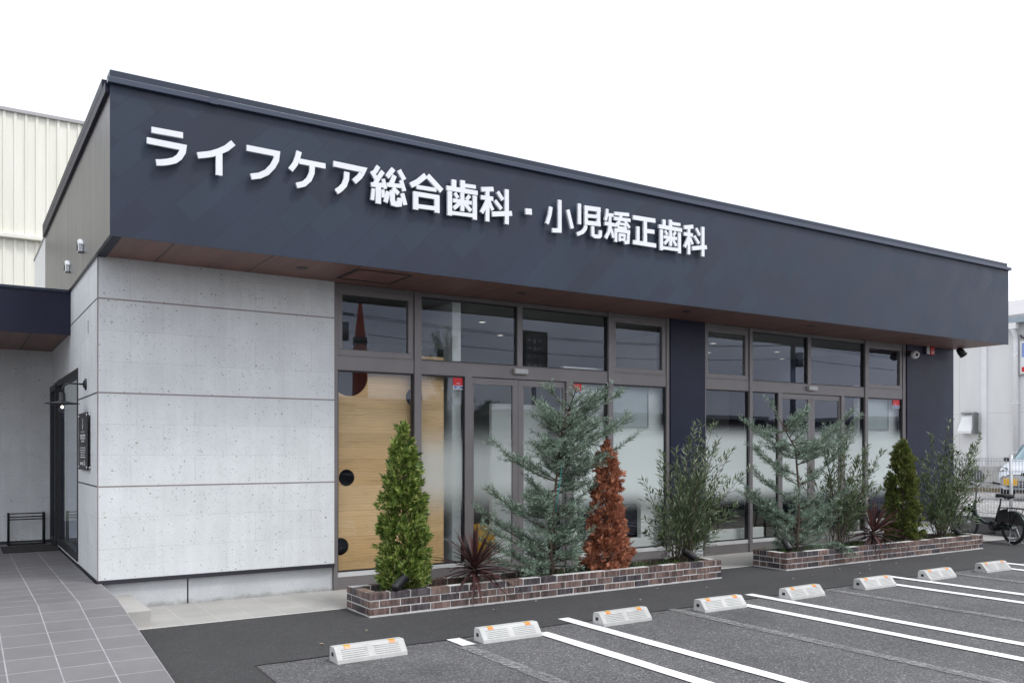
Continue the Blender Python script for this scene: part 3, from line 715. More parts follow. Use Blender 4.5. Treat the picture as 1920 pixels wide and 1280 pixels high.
# white nook wall with a low dark den in it, and the low kick walls along the glass
y0, y1 = 9.60, 9.68
mb = MB(); mb.box(7.02, 7.25, y0, y1, 0.15, 2.75); mb.box(8.40, 9.54, y0, y1, 0.15, 2.75); mb.box(7.25, 8.40, y0, y1, 0.98, 2.75); mb.box(7.25, 8.40, y0, y1, 0.15, 0.34)
part('nook_wall', mb, 'in_wall')
mb = MB(); mb.box(13.42, 15.78, y0, y1, 1.00, 2.75); part('nook_wall', mb, 'in_wall')
for bx in ((9.80, 10.5, 9.605, 9.66, 0.15, 0.37), (10.54, 11.0, 9.60, 9.66, 0.15, 0.37), (13.42, 15.7, 9.605, 9.66, 0.15, 0.37)):
    mb = MB(); mb.box(*bx); part('kick_wall', mb, 'in_wall')
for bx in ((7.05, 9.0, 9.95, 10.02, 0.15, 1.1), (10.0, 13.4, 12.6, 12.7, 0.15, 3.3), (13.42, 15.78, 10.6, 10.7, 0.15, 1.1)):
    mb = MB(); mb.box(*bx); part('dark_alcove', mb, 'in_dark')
# cedar play-house wall with round holes: outline with holes cut through
cu = bpy.data.curves.new('c', 'CURVE'); cu.dimensions = '2D'; cu.fill_mode = 'BOTH'; cu.extrude = 0.012
def spl(pts):
    s = cu.splines.new('POLY'); s.points.add(len(pts) - 1); s.use_cyclic_u = True
    for p, q in zip(s.points, pts): p.co = (q[0], q[1], 0, 1)
spl([(3.62, 0.16), (5.15, 0.16), (5.15, 2.76), (3.62, 2.76)])
for cx, cz, r in ((3.872, 1.287, 0.098), (3.905, 2.47, 0.232), (4.745, 2.25, 0.112), (3.795, 0.49, 0.102), (4.35, 0.675, 0.105)):
    spl([(cx + r * cos(2 * pi * k / 40), cz + r * sin(2 * pi * k / 40)) for k in range(40)])
to = bpy.data.objects.new('t', cu); COL.objects.link(to)
dg = bpy.context.evaluated_depsgraph_get(); dg.update()
me = bpy.data.meshes.new_from_object(to.evaluated_get(dg)); bpy.data.objects.remove(to)
me.transform(Matrix.Translation((-1.2, 9.585 - 9.4, 0)) @ Matrix.Rotation(radians(90), 4, 'X')); me.name = 'cedar_play_wall'
me.materials.clear(); me.materials.append(M['cedar'])
o = bpy.data.objects.new('cedar_play_wall', me); COL.objects.link(o); o.parent = CL
mb = MB(); mb.box(3.70, 5.299, 9.86, 9.90, 0.15, 2.9); part('den_shade_panel', mb, 'in_dark')  # near-black panel added behind the holes, its colour standing in for the den's shade
# ceiling downlights that are switched on
for x, y in ((5.7, 12.2), (6.5, 10.9), (7.5, 12.0), (10.2, 11.4), (11.2, 10.9), (12.2, 12.0), (13.2, 11.2), (14.3, 12.0)):
    mb = MB(); mb.lathe([(0.042, 0.0), (0.06, -0.006), (0.063, 0.002)], (x, y, 3.468), n=20); d = part('ceiling_light', mb, 'white')
    mb = MB(); mb.disc((x, y, 3.4665), (0, 0, -1), 0.043, 20); mb.build('diffuser', M['lamp_on'], d)
    ld = bpy.data.lights.new('downlight', 'SPOT'); ld.energy = 14; ld.spot_size = radians(125); ld.spot_blend = 0.8; ld.color = (1, 0.95, 0.88); ld.shadow_soft_size = 0.05
    lo = bpy.data.objects.new('downlight', ld); COL.objects.link(lo); lo.location = Vector((x, y, 3.45)) - Vector((1.2, 9.4, 0)); lo.parent = CL

# --- side entrance under the canopy
mb = MB(); x0, x1 = XL - 0.006, XL + 0.07
mb.box(x0, x1, 10.95, 11.03, 0.37, 2.54); mb.box(x0, x1, 13.14, 13.22, 0.30, 2.54); mb.box(x0, x1, 11.03, 13.14, 2.46, 2.54); mb.box(x0, x1, 11.03, 13.14, 0.34, 0.44)
w = part('window', mb, 'frame_dark')
mb = MB(); mb.box(XL + .03, XL + .036, 11.02, 13.15, 0.43, 2.47); mb.build('pane', M['dark_glass'], w)
mb = MB(); mb.box(XL - 0.0035, XL + .2, 10.95, 13.2, 0.29, 0.339); part('stone_sill', mb, 'stone')
mb = MB(); mb.box(XL - 0.03, XL + 0.04, 13.24, 13.30, 0.302, 2.50); mb.box(XL - 0.03, XL + 0.04, 13.90, 13.98, 0.302, 2.50); mb.box(XL - 0.03, XL + 0.04, 13.30, 13.90, 2.42, 2.50); mb.box(XL - 0.03, XL + 0.04, 13.30, 13.90, 0.302, 0.40)
d = part('entrance_door', mb, 'frame_dark')
mb = MB(); mb.box(XL + 0.0, XL + .006, 13.29, 13.91, 0.39, 2.43); mb.build('pane', M['dark_glass'], d)
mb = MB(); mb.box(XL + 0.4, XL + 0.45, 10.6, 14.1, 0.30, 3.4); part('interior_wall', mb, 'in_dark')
mb = MB(); mb.box(-7.0, XL, 14.0, 14.2, 0.30, 3.02); part('porch_wall', mb, 'stone')
mb = MB(); mb.box(-7.0, XL, 13.993, 14.0, 0.30, 0.34); part('base_flashing', mb, 'joint_dark')
mb = MB(); mb.box(-7.0, XL - 0.001, 11.687, 11.72, 2.99, 3.50); can = part('canopy', mb, 'canopy_navy')
mb = MB(); mb.box(-7.0, XL - 0.002, 11.72, 14.0, 3.01, 3.03); mb.build('canopy_soffit', M['soffit'], can)
mb = MB(); mb.box(-7.0, XL - 0.002, 11.67, 14.2, 3.50, 3.53); mb.build('canopy_coping', M['coping'], can)

# ================================================================== SIGN LETTERING
SG = thing('shop_sign', 'row of white raised Japanese characters along the navy fascia', 'sign', (1.45, 8.377, 4.2))
LETTERS = [
 [(0.053,[(1.508,4.48),(1.778,4.481)]),(0.056,[(1.469,4.377),(1.78,4.371),(1.775,4.332),(1.746,4.278),(1.705,4.24),(1.648,4.216),(1.591,4.2),(1.548,4.193)])],
 [(0.056,[(2.23,4.499),(2.166,4.435),(2.1,4.394),(2.029,4.358),(1.969,4.339),(1.907,4.322)]),(0.06,[(2.1,4.383),(2.1,4.171)])],
 [(0.056,[(2.356,4.476),(2.647,4.473),(2.639,4.411),(2.606,4.346),(2.549,4.277),(2.479,4.233),(2.397,4.21)])],
 [(0.052,[(2.868,4.536),(2.853,4.476),(2.828,4.409),(2.781,4.34)]),(0.052,[(2.867,4.441),(3.137,4.439)]),(0.054,[(3.0,4.419),(2.997,4.349),(2.968,4.28),(2.914,4.225),(2.842,4.198)])],
 [(0.056,[(3.221,4.479),(3.543,4.472),(3.526,4.436),(3.502,4.397),(3.44,4.335)]),(0.056,[(3.363,4.42),(3.359,4.349),(3.336,4.285),(3.297,4.24),(3.251,4.203)])],
 [(0.045,[(3.709,4.539),(3.678,4.484),(3.648,4.451)]),(0.045,[(3.634,4.477),(3.681,4.41),(3.704,4.379)]),(0.047,[(3.76,4.494),(3.709,4.419),(3.671,4.35)]),(0.045,[(3.627,4.337),(3.788,4.354)]),(0.04,[(3.762,4.417),(3.786,4.317)]),(0.06,[(3.707,4.35),(3.707,4.152)]),(0.038,[(3.653,4.3),(3.64,4.178)]),(0.036,[(3.758,4.304),(3.762,4.223)]),(0.05,[(3.878,4.541),(3.805,4.444)]),(0.05,[(3.94,4.538),(4.002,4.446)]),(0.05,[(3.89,4.473),(3.852,4.378)]),(0.042,[(3.802,4.363),(3.993,4.377)]),(0.044,[(3.964,4.436),(4.002,4.328)]),(0.048,[(3.816,4.294),(3.786,4.177)]),(0.056,[(3.864,4.312),(3.864,4.219),(3.873,4.181),(3.911,4.176),(3.945,4.184),(3.95,4.246)]),(0.045,[(3.868,4.341),(3.935,4.289)]),(0.047,[(3.976,4.3),(4.012,4.183)])],
 [(0.058,[(4.255,4.537),(4.163,4.455),(4.078,4.402)]),(0.058,[(4.277,4.539),(4.448,4.402)]),(0.042,[(4.146,4.397),(4.382,4.402)]),(0.06,[(4.136,4.345),(4.136,4.155)]),(0.05,[(4.114,4.322),(4.418,4.325)]),(0.06,[(4.39,4.336),(4.39,4.157)]),(0.045,[(4.139,4.193),(4.387,4.202)])],
 [(0.056,[(4.599,4.549),(4.599,4.453)]),(0.057,[(4.708,4.56),(4.708,4.448)]),(0.04,[(4.717,4.507),(4.873,4.514)]),(0.05,[(4.508,4.446),(4.897,4.45)]),(0.056,[(4.546,4.416),(4.546,4.151)]),(0.053,[(4.86,4.415),(4.86,4.151)]),(0.041,[(4.546,4.183),(4.86,4.194)]),(0.04,[(4.608,4.407),(4.647,4.357)]),(0.04,[(4.794,4.405),(4.754,4.353)]),(0.042,[(4.585,4.322),(4.818,4.328)]),(0.048,[(4.702,4.42),(4.702,4.222)]),(0.044,[(4.676,4.311),(4.595,4.235)]),(0.044,[(4.717,4.322),(4.81,4.238)])],
 [(0.05,[(4.946,4.5),(5.103,4.528)]),(0.048,[(4.94,4.412),(5.1,4.418)]),(0.05,[(5.024,4.508),(5.024,4.155)]),(0.046,[(5.027,4.402),(4.994,4.323),(4.948,4.242)]),(0.042,[(5.038,4.394),(5.065,4.333),(5.095,4.291)]),(0.042,[(5.158,4.507),(5.227,4.426)]),(0.042,[(5.122,4.403),(5.208,4.32)]),(0.055,[(5.084,4.245),(5.347,4.291)]),(0.052,[(5.278,4.552),(5.278,4.158)])],
 [(0.068,[(5.534,4.343),(5.62,4.35)])],
 [(0.046,[(5.891,4.448),(5.875,4.354),(5.836,4.243)]),(0.05,[(6.018,4.548),(6.018,4.188),(5.909,4.177)]),(0.047,[(6.135,4.451),(6.201,4.238)])],
 [(0.046,[(6.309,4.55),(6.309,4.304)]),(0.047,[(6.409,4.541),(6.409,4.311)]),(0.05,[(6.598,4.542),(6.598,4.319)]),(0.054,[(6.384,4.512),(6.627,4.524)]),(0.042,[(6.412,4.42),(6.598,4.435)]),(0.052,[(6.384,4.335),(6.627,4.348)]),(0.046,[(6.407,4.302),(6.392,4.259),(6.356,4.218),(6.271,4.178)]),(0.046,[(6.506,4.307),(6.509,4.203),(6.538,4.189),(6.607,4.195),(6.623,4.209),(6.626,4.273)])],
 [(0.038,[(6.735,4.549),(6.726,4.474),(6.705,4.407)]),(0.04,[(6.738,4.481),(6.829,4.485)]),(0.044,[(6.694,4.367),(6.847,4.37)]),(0.04,[(6.776,4.482),(6.776,4.353)]),(0.042,[(6.773,4.357),(6.758,4.273),(6.708,4.188)]),(0.036,[(6.782,4.336),(6.829,4.209)]),(0.043,[(6.844,4.51),(7.077,4.528)]),(0.042,[(6.835,4.449),(7.099,4.461)]),(0.04,[(6.951,4.512),(6.936,4.459),(6.9,4.398),(6.847,4.358)]),(0.036,[(7.002,4.459),(7.032,4.417),(7.087,4.366)]),(0.03,[(6.903,4.412),(6.903,4.343)]),(0.03,[(6.912,4.395),(7.032,4.398)]),(0.03,[(6.897,4.347),(7.038,4.35)]),(0.03,[(7.014,4.4),(7.014,4.349)]),(0.042,[(6.863,4.328),(6.863,4.162)]),(0.045,[(6.841,4.307),(7.09,4.313)]),(0.042,[(7.065,4.314),(7.059,4.183),(6.999,4.171)]),(0.034,[(6.925,4.277),(6.925,4.177)]),(0.034,[(6.909,4.258),(7.017,4.261)]),(0.03,[(6.999,4.263),(6.999,4.201)]),(0.03,[(6.924,4.205),(7.008,4.202)])],
 [(0.054,[(7.145,4.507),(7.513,4.515)]),(0.055,[(7.343,4.501),(7.346,4.203)]),(0.052,[(7.349,4.366),(7.496,4.372)]),(0.05,[(7.224,4.403),(7.224,4.203)]),(0.054,[(7.144,4.198),(7.524,4.201)])],
 [(0.05,[(7.664,4.552),(7.664,4.462)]),(0.05,[(7.774,4.565),(7.774,4.466)]),(0.04,[(7.781,4.521),(7.944,4.525)]),(0.05,[(7.572,4.454),(7.974,4.458)]),(0.052,[(7.616,4.418),(7.616,4.155)]),(0.05,[(7.928,4.42),(7.928,4.153)]),(0.042,[(7.616,4.189),(7.928,4.196)]),(0.036,[(7.677,4.413),(7.716,4.362)]),(0.036,[(7.86,4.419),(7.821,4.365)]),(0.04,[(7.655,4.33),(7.882,4.336)]),(0.046,[(7.771,4.426),(7.771,4.227)]),(0.04,[(7.741,4.322),(7.669,4.241)]),(0.04,[(7.795,4.33),(7.871,4.24)])],
 [(0.05,[(8.011,4.501),(8.174,4.532)]),(0.046,[(8.007,4.417),(8.167,4.419)]),(0.046,[(8.096,4.516),(8.096,4.16)]),(0.042,[(8.092,4.39),(8.07,4.333),(8.022,4.245)]),(0.04,[(8.118,4.377),(8.141,4.331),(8.163,4.299)]),(0.04,[(8.227,4.517),(8.291,4.433)]),(0.04,[(8.193,4.412),(8.276,4.324)]),(0.053,[(8.152,4.245),(8.417,4.294)]),(0.05,[(8.348,4.553),(8.348,4.162)])]]

for chs in LETTERS:
    mb = MB(); dj = 0.0
    for w, pts in chs:
        dj += 0.0004; yf = 8.308 - dj; hw = w / 2; n = len(pts); L = []; R = []
        for i in range(n):
            p = Vector(pts[i]); a = Vector(pts[i - 1]) if i else None; b = Vector(pts[i + 1]) if i < n - 1 else None
            d1 = (p - a).normalized() if a is not None else None; d2 = (b - p).normalized() if b is not None else None
            d1 = d1 or d2; d2 = d2 or d1
            nn = Vector((-(d1 + d2).y, (d1 + d2).x)).normalized(); sc = hw / max(0.5, nn.dot(Vector((-d1.y, d1.x))))
            L.append(p + nn * sc); R.append(p - nn * sc)
        for i in range(n - 1):
            q = [L[i], L[i + 1], R[i + 1], R[i]]
            mb.prism([(v.x, yf, v.y) for v in q][::-1], (0, 0.026, 0))
    mb.build('letter', M['letter'], SG)

# ================================================================== THINGS ON THE BUILDING
# entrance lamp
t = thing('wall_lamp', 'black gooseneck wall lamp with enamel shade and lit bulb beside the entrance', 'lamp', (XL, 10.26, 2.31))
mb = MB(); mb.lathe([(0.0, 0.03), (0.03, 0.03), (0.045, 0.018), (0.062, 0.012), (0.065, 0.0)], (XL, 10.26, 2.31), (-1, 0, 0), 24); mb.build('backplate', M['black'], t)
mb = MB(); mb.tube([(XL - .02, 10.26, 2.31), (XL - .16, 10.26, 2.315), (XL - .20, 10.26, 2.305), (XL - .225, 10.26, 2.27), (XL - .228, 10.26, 2.20)], 0.009, 10); mb.build('arm', M['black'], t)
mb = MB(); mb.lathe([(0.0, 0.09), (0.030, 0.088), (0.034, 0.0), (0.05, -0.008), (0.165, -0.028), (0.168, -0.034), (0.05, -0.014), (0.03, -0.01)], (XL - .228, 10.26, 2.13), n=32); mb.build('lamp_shade', M['black'], t)
mb = MB(); mb.lathe([(0.0, -0.125), (0.022, -0.118), (0.034, -0.095), (0.034, -0.075), (0.022, -0.045), (0.016, -0.015)], (XL - .228, 10.26, 2.13), n=20); bu = mb.build('bulb', M['glass'], t)
mb = MB(); mb.lathe([(0, -.085), (.012, -.075), (.013, -.06), (0, -.05)], (XL - .228, 10.26, 2.13), n=12); mb.build('filament', M['bulb_on'], bu)
# name plaque
t = thing('name_plaque', 'tall black name plaque with white print on the side wall', 'sign', (XL, 10.27, 1.4))
PY0, PY1, PZ0, PZ1 = 9.905, 10.64, 1.40, 2.005
mb = MB(); mb.box(XL - .032, XL - .024, PY0, PY1, PZ0, PZ1); mb.build('board', M['frame_dark'], t)
for y in (PY0 + .035, PY1 - .035):
    for z in (PZ0 + .03, PZ1 - .03):
        mb = MB(); mb.lathe([(0.0, 0.042), (0.012, 0.041), (0.013, 0.0)], (XL + .002, y, z), (-1, 0, 0), 14); mb.build('standoff', M['chrome'], t)
mb = MB(); xf = XL - .0335
def pb(y, z, w, h): mb.box(xf, XL - .0322, y - w / 2, y + w / 2, z - h / 2, z + h / 2)
yc = (PY0 + PY1) / 2
mb.prism([(xf, yc - .05, 1.915), (xf, yc + .05, 1.915), (xf, yc, 1.955)], (.0012, 0, 0)); pb(yc, 1.895, .06, .018); pb(yc - .03, 1.868, .03, .02); pb(yc + .03, 1.868, .03, .02)
mb.prism([(xf, yc - .05, 1.853), (xf, yc, 1.825), (xf, yc + .05, 1.853)], (.0012, 0, 0))
rs = random.Random(3)
for z, half, h in ((1.805, .14, .009), (1.765, .20, .030), (1.735, .19, .022), (1.705, .12, .018), (1.635, .2, .012), (1.61, .2, .012), (1.585, .2, .012), (1.56, .17, .012), (1.535, .21, .014)):
    y = yc - half
    while y < yc + half:
        w = rs.uniform(.3, 1.0) * h * 1.1; pb(y + w / 2, z + rs.uniform(-.1, .1) * h, w, h * rs.uniform(.7, 1)); y += w + h * rs.uniform(.25, .55)
for k in range(5): pb(yc + .2 - k * .055, 1.468, .038, .034 if k % 2 else .026)
pb(yc - .11, 1.475, .03, .06); pb(yc - .18, 1.462, .035, .04); pb(yc - .16, 1.49, .02, .012)
mb.build('lettering', M['letter_dim'], t)
mb = MB(); mb.box(XL - .004, XL, 10.075, 10.10, 2.83, 2.965); tag(mb.build('wall_slot', M['steel']), 'narrow steel slot plate high on the white side wall', 'vent')
# two steel vent hoods on the side cladding
for k, (y, lb) in enumerate(((10.276, 'steel vent hood on the side cladding, the one nearer the front corner'), (11.523, 'steel vent hood on the side cladding, the one nearer the entrance canopy'))):
    t = thing('vent_hood', lb, 'vent', (FX0, y, 3.70), 'vent hoods on the side cladding')
    mb = MB(); mb.lathe([(0.0, 0.055), (0.03, 0.053), (0.05, 0.04), (0.056, 0.02), (0.057, 0.0)], (FX0, y, 3.80), (-1, 0, 0), 24); mb.box(FX0 - .05, FX0, y - .052, y + .052, 3.71, 3.80); mb.build('cover', M['chrome'], t, bevel=0.006)
    mb = MB(); mb.box(FX0 - .0585, FX0 - .051, y - .020, y + .020, 3.725, 3.82); mb.build('slot', M['black'], t)
# camera, beacon, floodlight
t = thing('security_camera', 'small white dome camera on the navy end pillar', 'camera', (14.60, 9.40, 3.29))
mb = MB(); mb.lathe([(0.0, 0.05), (0.05, 0.05), (0.052, 0.0)], (14.62, 9.40, 3.35), (0, -1, 0), 20); mb.tube([(14.62, 9.36, 3.35), (14.62, 9.30, 3.335)], 0.018, 8); mb.build('bracket', M['black'], t)
mb = MB(); mb.lathe([(0.0, 0.10), (0.04, 0.095), (0.068, 0.07), (0.075, 0.03), (0.07, 0.0), (0.0, -0.005)], (14.60, 9.29, 3.325), (-.35, -.85, -.15), 20); mb.build('housing', M['white'], t)
mb = MB(); mb.lathe([(0.0, 0.012), (0.026, 0.006), (0.03, 0)], Vector((14.60, 9.29, 3.325)) + Vector((-.35, -.85, -.15)).normalized() * .097, (-.35, -.85, -.15), 14); mb.build('lens', M['black'], t)
t = thing('alarm_beacon', 'red alarm beacon under the soffit of the navy end pillar', 'beacon', (15.2, 9.36, 3.37))
mb = MB(); mb.box(15.10, 15.20, 9.345, 9.398, 3.37, 3.512); mb.build('base', M['steel'], t, bevel=.005)
mb = MB(); mb.box(15.20, 15.33, 9.33, 9.398, 3.365, 3.514); mb.build('lens', M['red_lens'], t, bevel=.018)
t = thing('floodlight', 'black spotlight hanging under the soffit at the outer pillar corner', 'lamp', (15.98, 9.2, 3.51))
mb = MB(); mb.tube([(15.96, 9.2, 3.517), (15.96, 9.2, 3.47)], 0.02, 10); mb.build('stem', M['black'], t)
mb = MB(); mb.lathe([(0.0, -.09), (0.05, -.085), (0.065, -.02), (0.072, .08), (0.066, .08), (0.05, .05), (0.0, .05)], (15.97, 9.2, 3.44), (.55, -.3, -.75), 20); mb.build('housing', M['black'], t)
# inside: notice boards, stools, ball
for x0, x1, z0, z1, lb in ((7.74, 8.50, 1.95, 2.58, 'grey notice board seen through the window beside the first navy pillar'), (13.52, 14.25, 1.98, 2.60, 'grey notice board seen through the window beside the end pillar')):
    t = thing('notice_board', lb, 'board', ((x0 + x1) / 2, 9.6, z0), 'notice boards on the inner walls')
    mb = MB(); mb.box(x0, x1, 9.575, 9.598, z0, z1); mb.build('panel', M['board'], t)
    mb = MB(); mb.box(x0 - .02, x1 + .02, 9.567, 9.599, z0 - .02, z0); mb.box(x0 - .02, x1 + .02, 9.567, 9.599, z1, z1 + .02); mb.box(x0 - .02, x0, 9.567, 9.599, z0, z1); mb.box(x1, x1 + .02, 9.567, 9.599, z0, z1); mb.build('rim', M['steel'], t)
def stool(x, y, z, lb):
    t = thing('stool', lb, 'stool', (x, y, z), 'black stools behind the glass')
    mb = MB(); mb.lathe([(0.0, .46), (.15, .46), (.165, .445), (.165, .425), (.0, .42)], (x, y, z), n=24); mb.build('seat', M['black'], t)
    for k in range(4):
        a = pi / 4 + k * pi / 2; mb = MB(); mb.tube([(x + .12 * cos(a), y + .12 * sin(a), z + .42), (x + .19 * cos(a), y + .19 * sin(a), z)], .011, 8); mb.build('leg', M['black'], t)
    mb = MB(); mb.tube([(x + .16 * cos(a), y + .16 * sin(a), z + .18) for a in [2 * pi * k / 16 for k in range(17)]], .007, 6); mb.build('foot_ring', M['black'], t)
stool(10.12, 9.95, 0.15, 'black stool behind the window right of the first navy pillar')
stool(11.6, 10.1, 0.15, 'black stool behind the sliding doors of the right shopfront')
t = MB(); t.lathe([(0.0, -.23), (.10, -.207), (.18, -.14), (.225, -.05), (.225, .05), (.18, .14), (.10, .207), (0, .23)], (5.93, 10.05, .40), n=28)
tag(t.build('play_ball', M['yellow']), 'yellow ball on the floor behind the left sliding door', 'ball')
# porch: rack and mat
t = thing('umbrella_rack', 'black metal umbrella rack against the porch wall', 'rack', (0.88, 13.8, 0.30))
for x in (0.66, 1.09):
    mb = MB(); mb.tube([(x, 13.74, 0.30), (x, 13.74, 0.735), (x - .012, 13.735, 0.745)], .012, 8); mb.tube([(x, 13.92, 0.30), (x, 13.92, 0.735)], .012, 8); mb.tube([(x, 13.74, 0.735), (x, 13.92, 0.735)], .010, 8); mb.tube([(x, 13.74, 0.32), (x, 13.92, 0.32)], .008, 8); mb.build('leg_frame', M['black'], t)
for z in (0.735, 0.69, 0.655):
    mb = MB(); mb.tube([(0.66, 13.74, z), (1.09, 13.74, z)], .008, 8); mb.build('rail', M['black'], t)
mb = MB(); mb.box(0.66, 1.09, 13.75, 13.91, 0.315, 0.325); mb.build('drip_tray', M['black'], t)
mb = MB(); mb.box(0.55, 1.19, 12.75, 13.55, 0.3005, 0.312); tag(mb.build('door_mat', M['mat'], bevel=.004), 'dark door mat on the tiles at the entrance', 'mat')
# ================================================================== BRICK PLANTERS
def planter(x0, x1, label):
    y0, y1 = 7.76, 8.335; t = thing('brick_planter', label, 'planter', ((x0 + x1) / 2, y0, 0), 'brick planters along the shopfront')
    th = 0.105; rh = 0.073; mg = 0.012; H = 0.022 + 3 * rh
    mb = MB(); e = 0.006
    mb.box(x0 + e, x1 - e, y0 + e, y0 + th - e, -0.01, H - 0.008); mb.box(x0 + e, x1 - e, y1 - th + e, y1 - e, -0.01, H - 0.008)
    mb.box(x0 + e, x0 + th - e, y0 + th - e, y1 - th + e, -0.01, H - 0.008); mb.box(x1 - th + e, x1 - e, y0 + th - e, y1 - th + e, -0.01, H - 0.008)
    # rough mortar bead along the foot
    xx = x0
    while xx < x1:
        w = random.uniform(.06, .2); mb.box(xx, min(x1, xx + w), y0 - random.uniform(0, .006), y0 + .03, -.01, random.uniform(.014, .024)); xx += w
    mb.build('mortar', M['mortar'], t)
    mb = MB(); rr = random.Random(int(x0 * 10))
    def run(a0, a1, fixed0, fixed1, axis, row):
        L = 0.222; off = 0.0 if row % 2 == 0 else -L / 2; a = a0 + off; first = True
        while a < a1 - 0.02:
            s = max(a, a0); e_ = min(a + L - mg, a1)
            if a1 - (a + L) < 0.05: e_ = a1
            if e_ - s > 0.03:
                z0 = 0.022 + row * rh + rr.uniform(-.0015, .0015); z1 = z0 + rh - mg; j = rr.uniform(-.003, .003)
                b = [(s, e_, fixed0 + j, fixed1)] if axis == 'x' else [(fixed0 + j, fixed1, s, e_)]
                mb.box(b[0][0], b[0][1], b[0][2], b[0][3], z0, z1 + (.004 if row == 2 else 0))
            if e_ == a1: break
            a += L
    for row in range(3):
        run(x0, x1, y0, y0 + th, 'x', row)
        run(x0, x1, y1 - th, y1, 'x', row)
        run(y0 + th + mg, y1 - th - mg, x0, x0 + th, 'y', row)
        run(y0 + th + mg, y1 - th - mg, x1 - th, x1, 'y', row)
    mb.build('bricks', M['brick'], t, bevel=0.0035)
    nx, ny = 60, 8; vs = []; fs = []
    for i in range(nx + 1):
        for k in range(ny + 1): vs.append((x0 + .09 + (x1 - x0 - .18) * i / nx, y0 + .09 + (y1 - y0 - .18) * k / ny, .175 + random.uniform(-.018, .022)))
    for i in range(nx):
        for k in range(ny): q = i * (ny + 1) + k; fs.append((q, q + ny + 1, q + ny + 2, q + 1))
    mb = MB(); mb.smooth = True; mb.add(vs, fs); mb.build('soil', M['soil'], t)
planter(3.372, 8.12, 'long brick planter before the left shopfront, with the brown dead conifer')
planter(9.333, 14.10, 'long brick planter before the right shopfront, ending near the bicycle')

# ================================================================== PLANTS
def rnd(a, b): return random.uniform(a, b)
def rvec(): 
    while True:
        v = Vector((rnd(-1, 1), rnd(-1, 1), rnd(-1, 1)))
        if .05 < v.length < 1: return v.normalized()
def leaf(mb, p, d, up, L, w):
    """a folded pointed leaf: 2 quads sharing the midrib"""
    d = d.normalized(); s = d.cross(up)
    s = s.normalized() if s.length > 1e-4 else d.orthogonal().normalized()
    n = s.cross(d); m = p + d * (L * .45); tip = p + d * L - n * (L * .06)
    mb.add([p, m + s * w / 2 - n * w * -.12, tip, m - s * w / 2 - n * w * -.12], [(0, 1, 2), (0, 2, 3)])
def spray(mb, p, d, n, L, k=6):
    """flat fan of scale-leaf twigs"""
    d = d.normalized(); s = d.cross(n); s = s.normalized() if s.length > 1e-4 else d.orthogonal().normalized()
    for i in range(k):
        a = (i - (k - 1) / 2) * rnd(.30, .46); dd = (d * cos(a) + s * sin(a) + n * rnd(-.25, .25)).normalized(); l = L * (1 - .35 * abs(a)) * rnd(.75, 1.15)
        q = p + d * L * .12 * i / k; w = l * rnd(.10, .17); ss = dd.cross(n).normalized() if dd.cross(n).length > 1e-4 else s
        m1 = q + dd * l * .55
        mb.add([q, m1 + ss * w, q + dd * l, m1 - ss * w], [(0, 1, 2, 3)])
def column_conifer(name, label, x, y, z0, h, prof, count, mat, L, group=None, rough=.15, seed=1, cat='conifer', lean=0.0):
    random.seed(seed); t = thing(name, label, cat, (x, y, z0), group)
    mb = MB(); mb.tube([(x, y, z0 - .03), (x + lean * .5, y, z0 + h * .5), (x + lean, y, z0 + h * .93)], [.022, .014, .004], 8); mb.build('trunk', M['wood_rail'], t)
    def R(f):
        for (a, ra), (b, rb) in zip(prof[:-1], prof[1:]):
            if f <= b: return ra + (rb - ra) * (f - a) / (b - a)
        return prof[-1][1]
    mb = MB(); up = Vector((0, 0, 1)); ncl = int(count / 15)
    for c in range(ncl):                                  # tufts standing out of the crown, gaps between them
        f = random.random() ** 1.15; r0 = R(f)
        if random.random() > (r0 / .24) * .85 + .2: continue
        a = rnd(0, 2 * pi); o = Vector((cos(a), sin(a), 0)); r = r0 * rnd(.80, 1.0 + rough)
        q = Vector((x + lean * f, y, z0 + .02 + f * h * .95)) + o * (r - .05); ax = (o * rnd(.5, 1.0) + up * rnd(.35, 1.1) + rvec() * .25).normalized()
        sz = rnd(.035, .075) * (.6 + .4 * min(1, r0 / .15))
        for k in range(13):
            p_ = q + rvec() * sz * rnd(.2, 1.0) + ax * rnd(-.02, .05); d = ax + rvec() * .55
            nn = (o.cross(up) * rnd(-1, 1) + o * rnd(-.2, 1) + rvec() * .5).normalized()
            spray(mb, p_, d, nn, L * rnd(.6, 1.2), 6)
    for c in range(int(count * .30)):                     # sparser inner shell
        f = random.random() ** 1.1; r0 = R(f); a = rnd(0, 2 * pi); o = Vector((cos(a), sin(a), 0))
        if random.random() > (r0 / .24) * .9 + .1: continue
        q = Vector((x + lean * f, y, z0 + .02 + f * h * .95)) + o * r0 * rnd(.35, .78)
        spray(mb, q, o * rnd(.4, 1) + up * rnd(.3, 1) + rvec() * .4, rvec(), L * rnd(.7, 1.1), 6)
    for i in range(24): spray(mb, Vector((x + lean + rnd(-.02, .02), y + rnd(-.02, .02), z0 + h * rnd(.90, .985))), Vector((rnd(-.25, .25), rnd(-.25, .25), 1)), rvec(), L * .9, 5)
    mb.build('foliage', M[mat], t)
    return t
P1 = [(0, .18), (.05, .23), (.18, .225), (.35, .210), (.5, .195), (.65, .168), (.80, .132), (.92, .08), (1, .015)]
column_conifer('columnar_conifer', 'bright green columnar conifer at the left end of the brick planter', 3.85, 8.02, .19, 1.70, P1, 4300, 'arb', .080, 'columnar conifers in the planters', seed=11, rough=.22)
P2 = [(0, .20), (.05, .25), (.2, .255), (.5, .22), (.75, .165), (.9, .11), (.97, .05), (1, .02)]
column_conifer('columnar_conifer', 'olive green columnar conifer between the red sword plant and the end shrub', 12.36, 8.05, .20, 1.58, P2, 4200, 'arb2', .072, 'columnar conifers in the planters', seed=12, rough=.20)
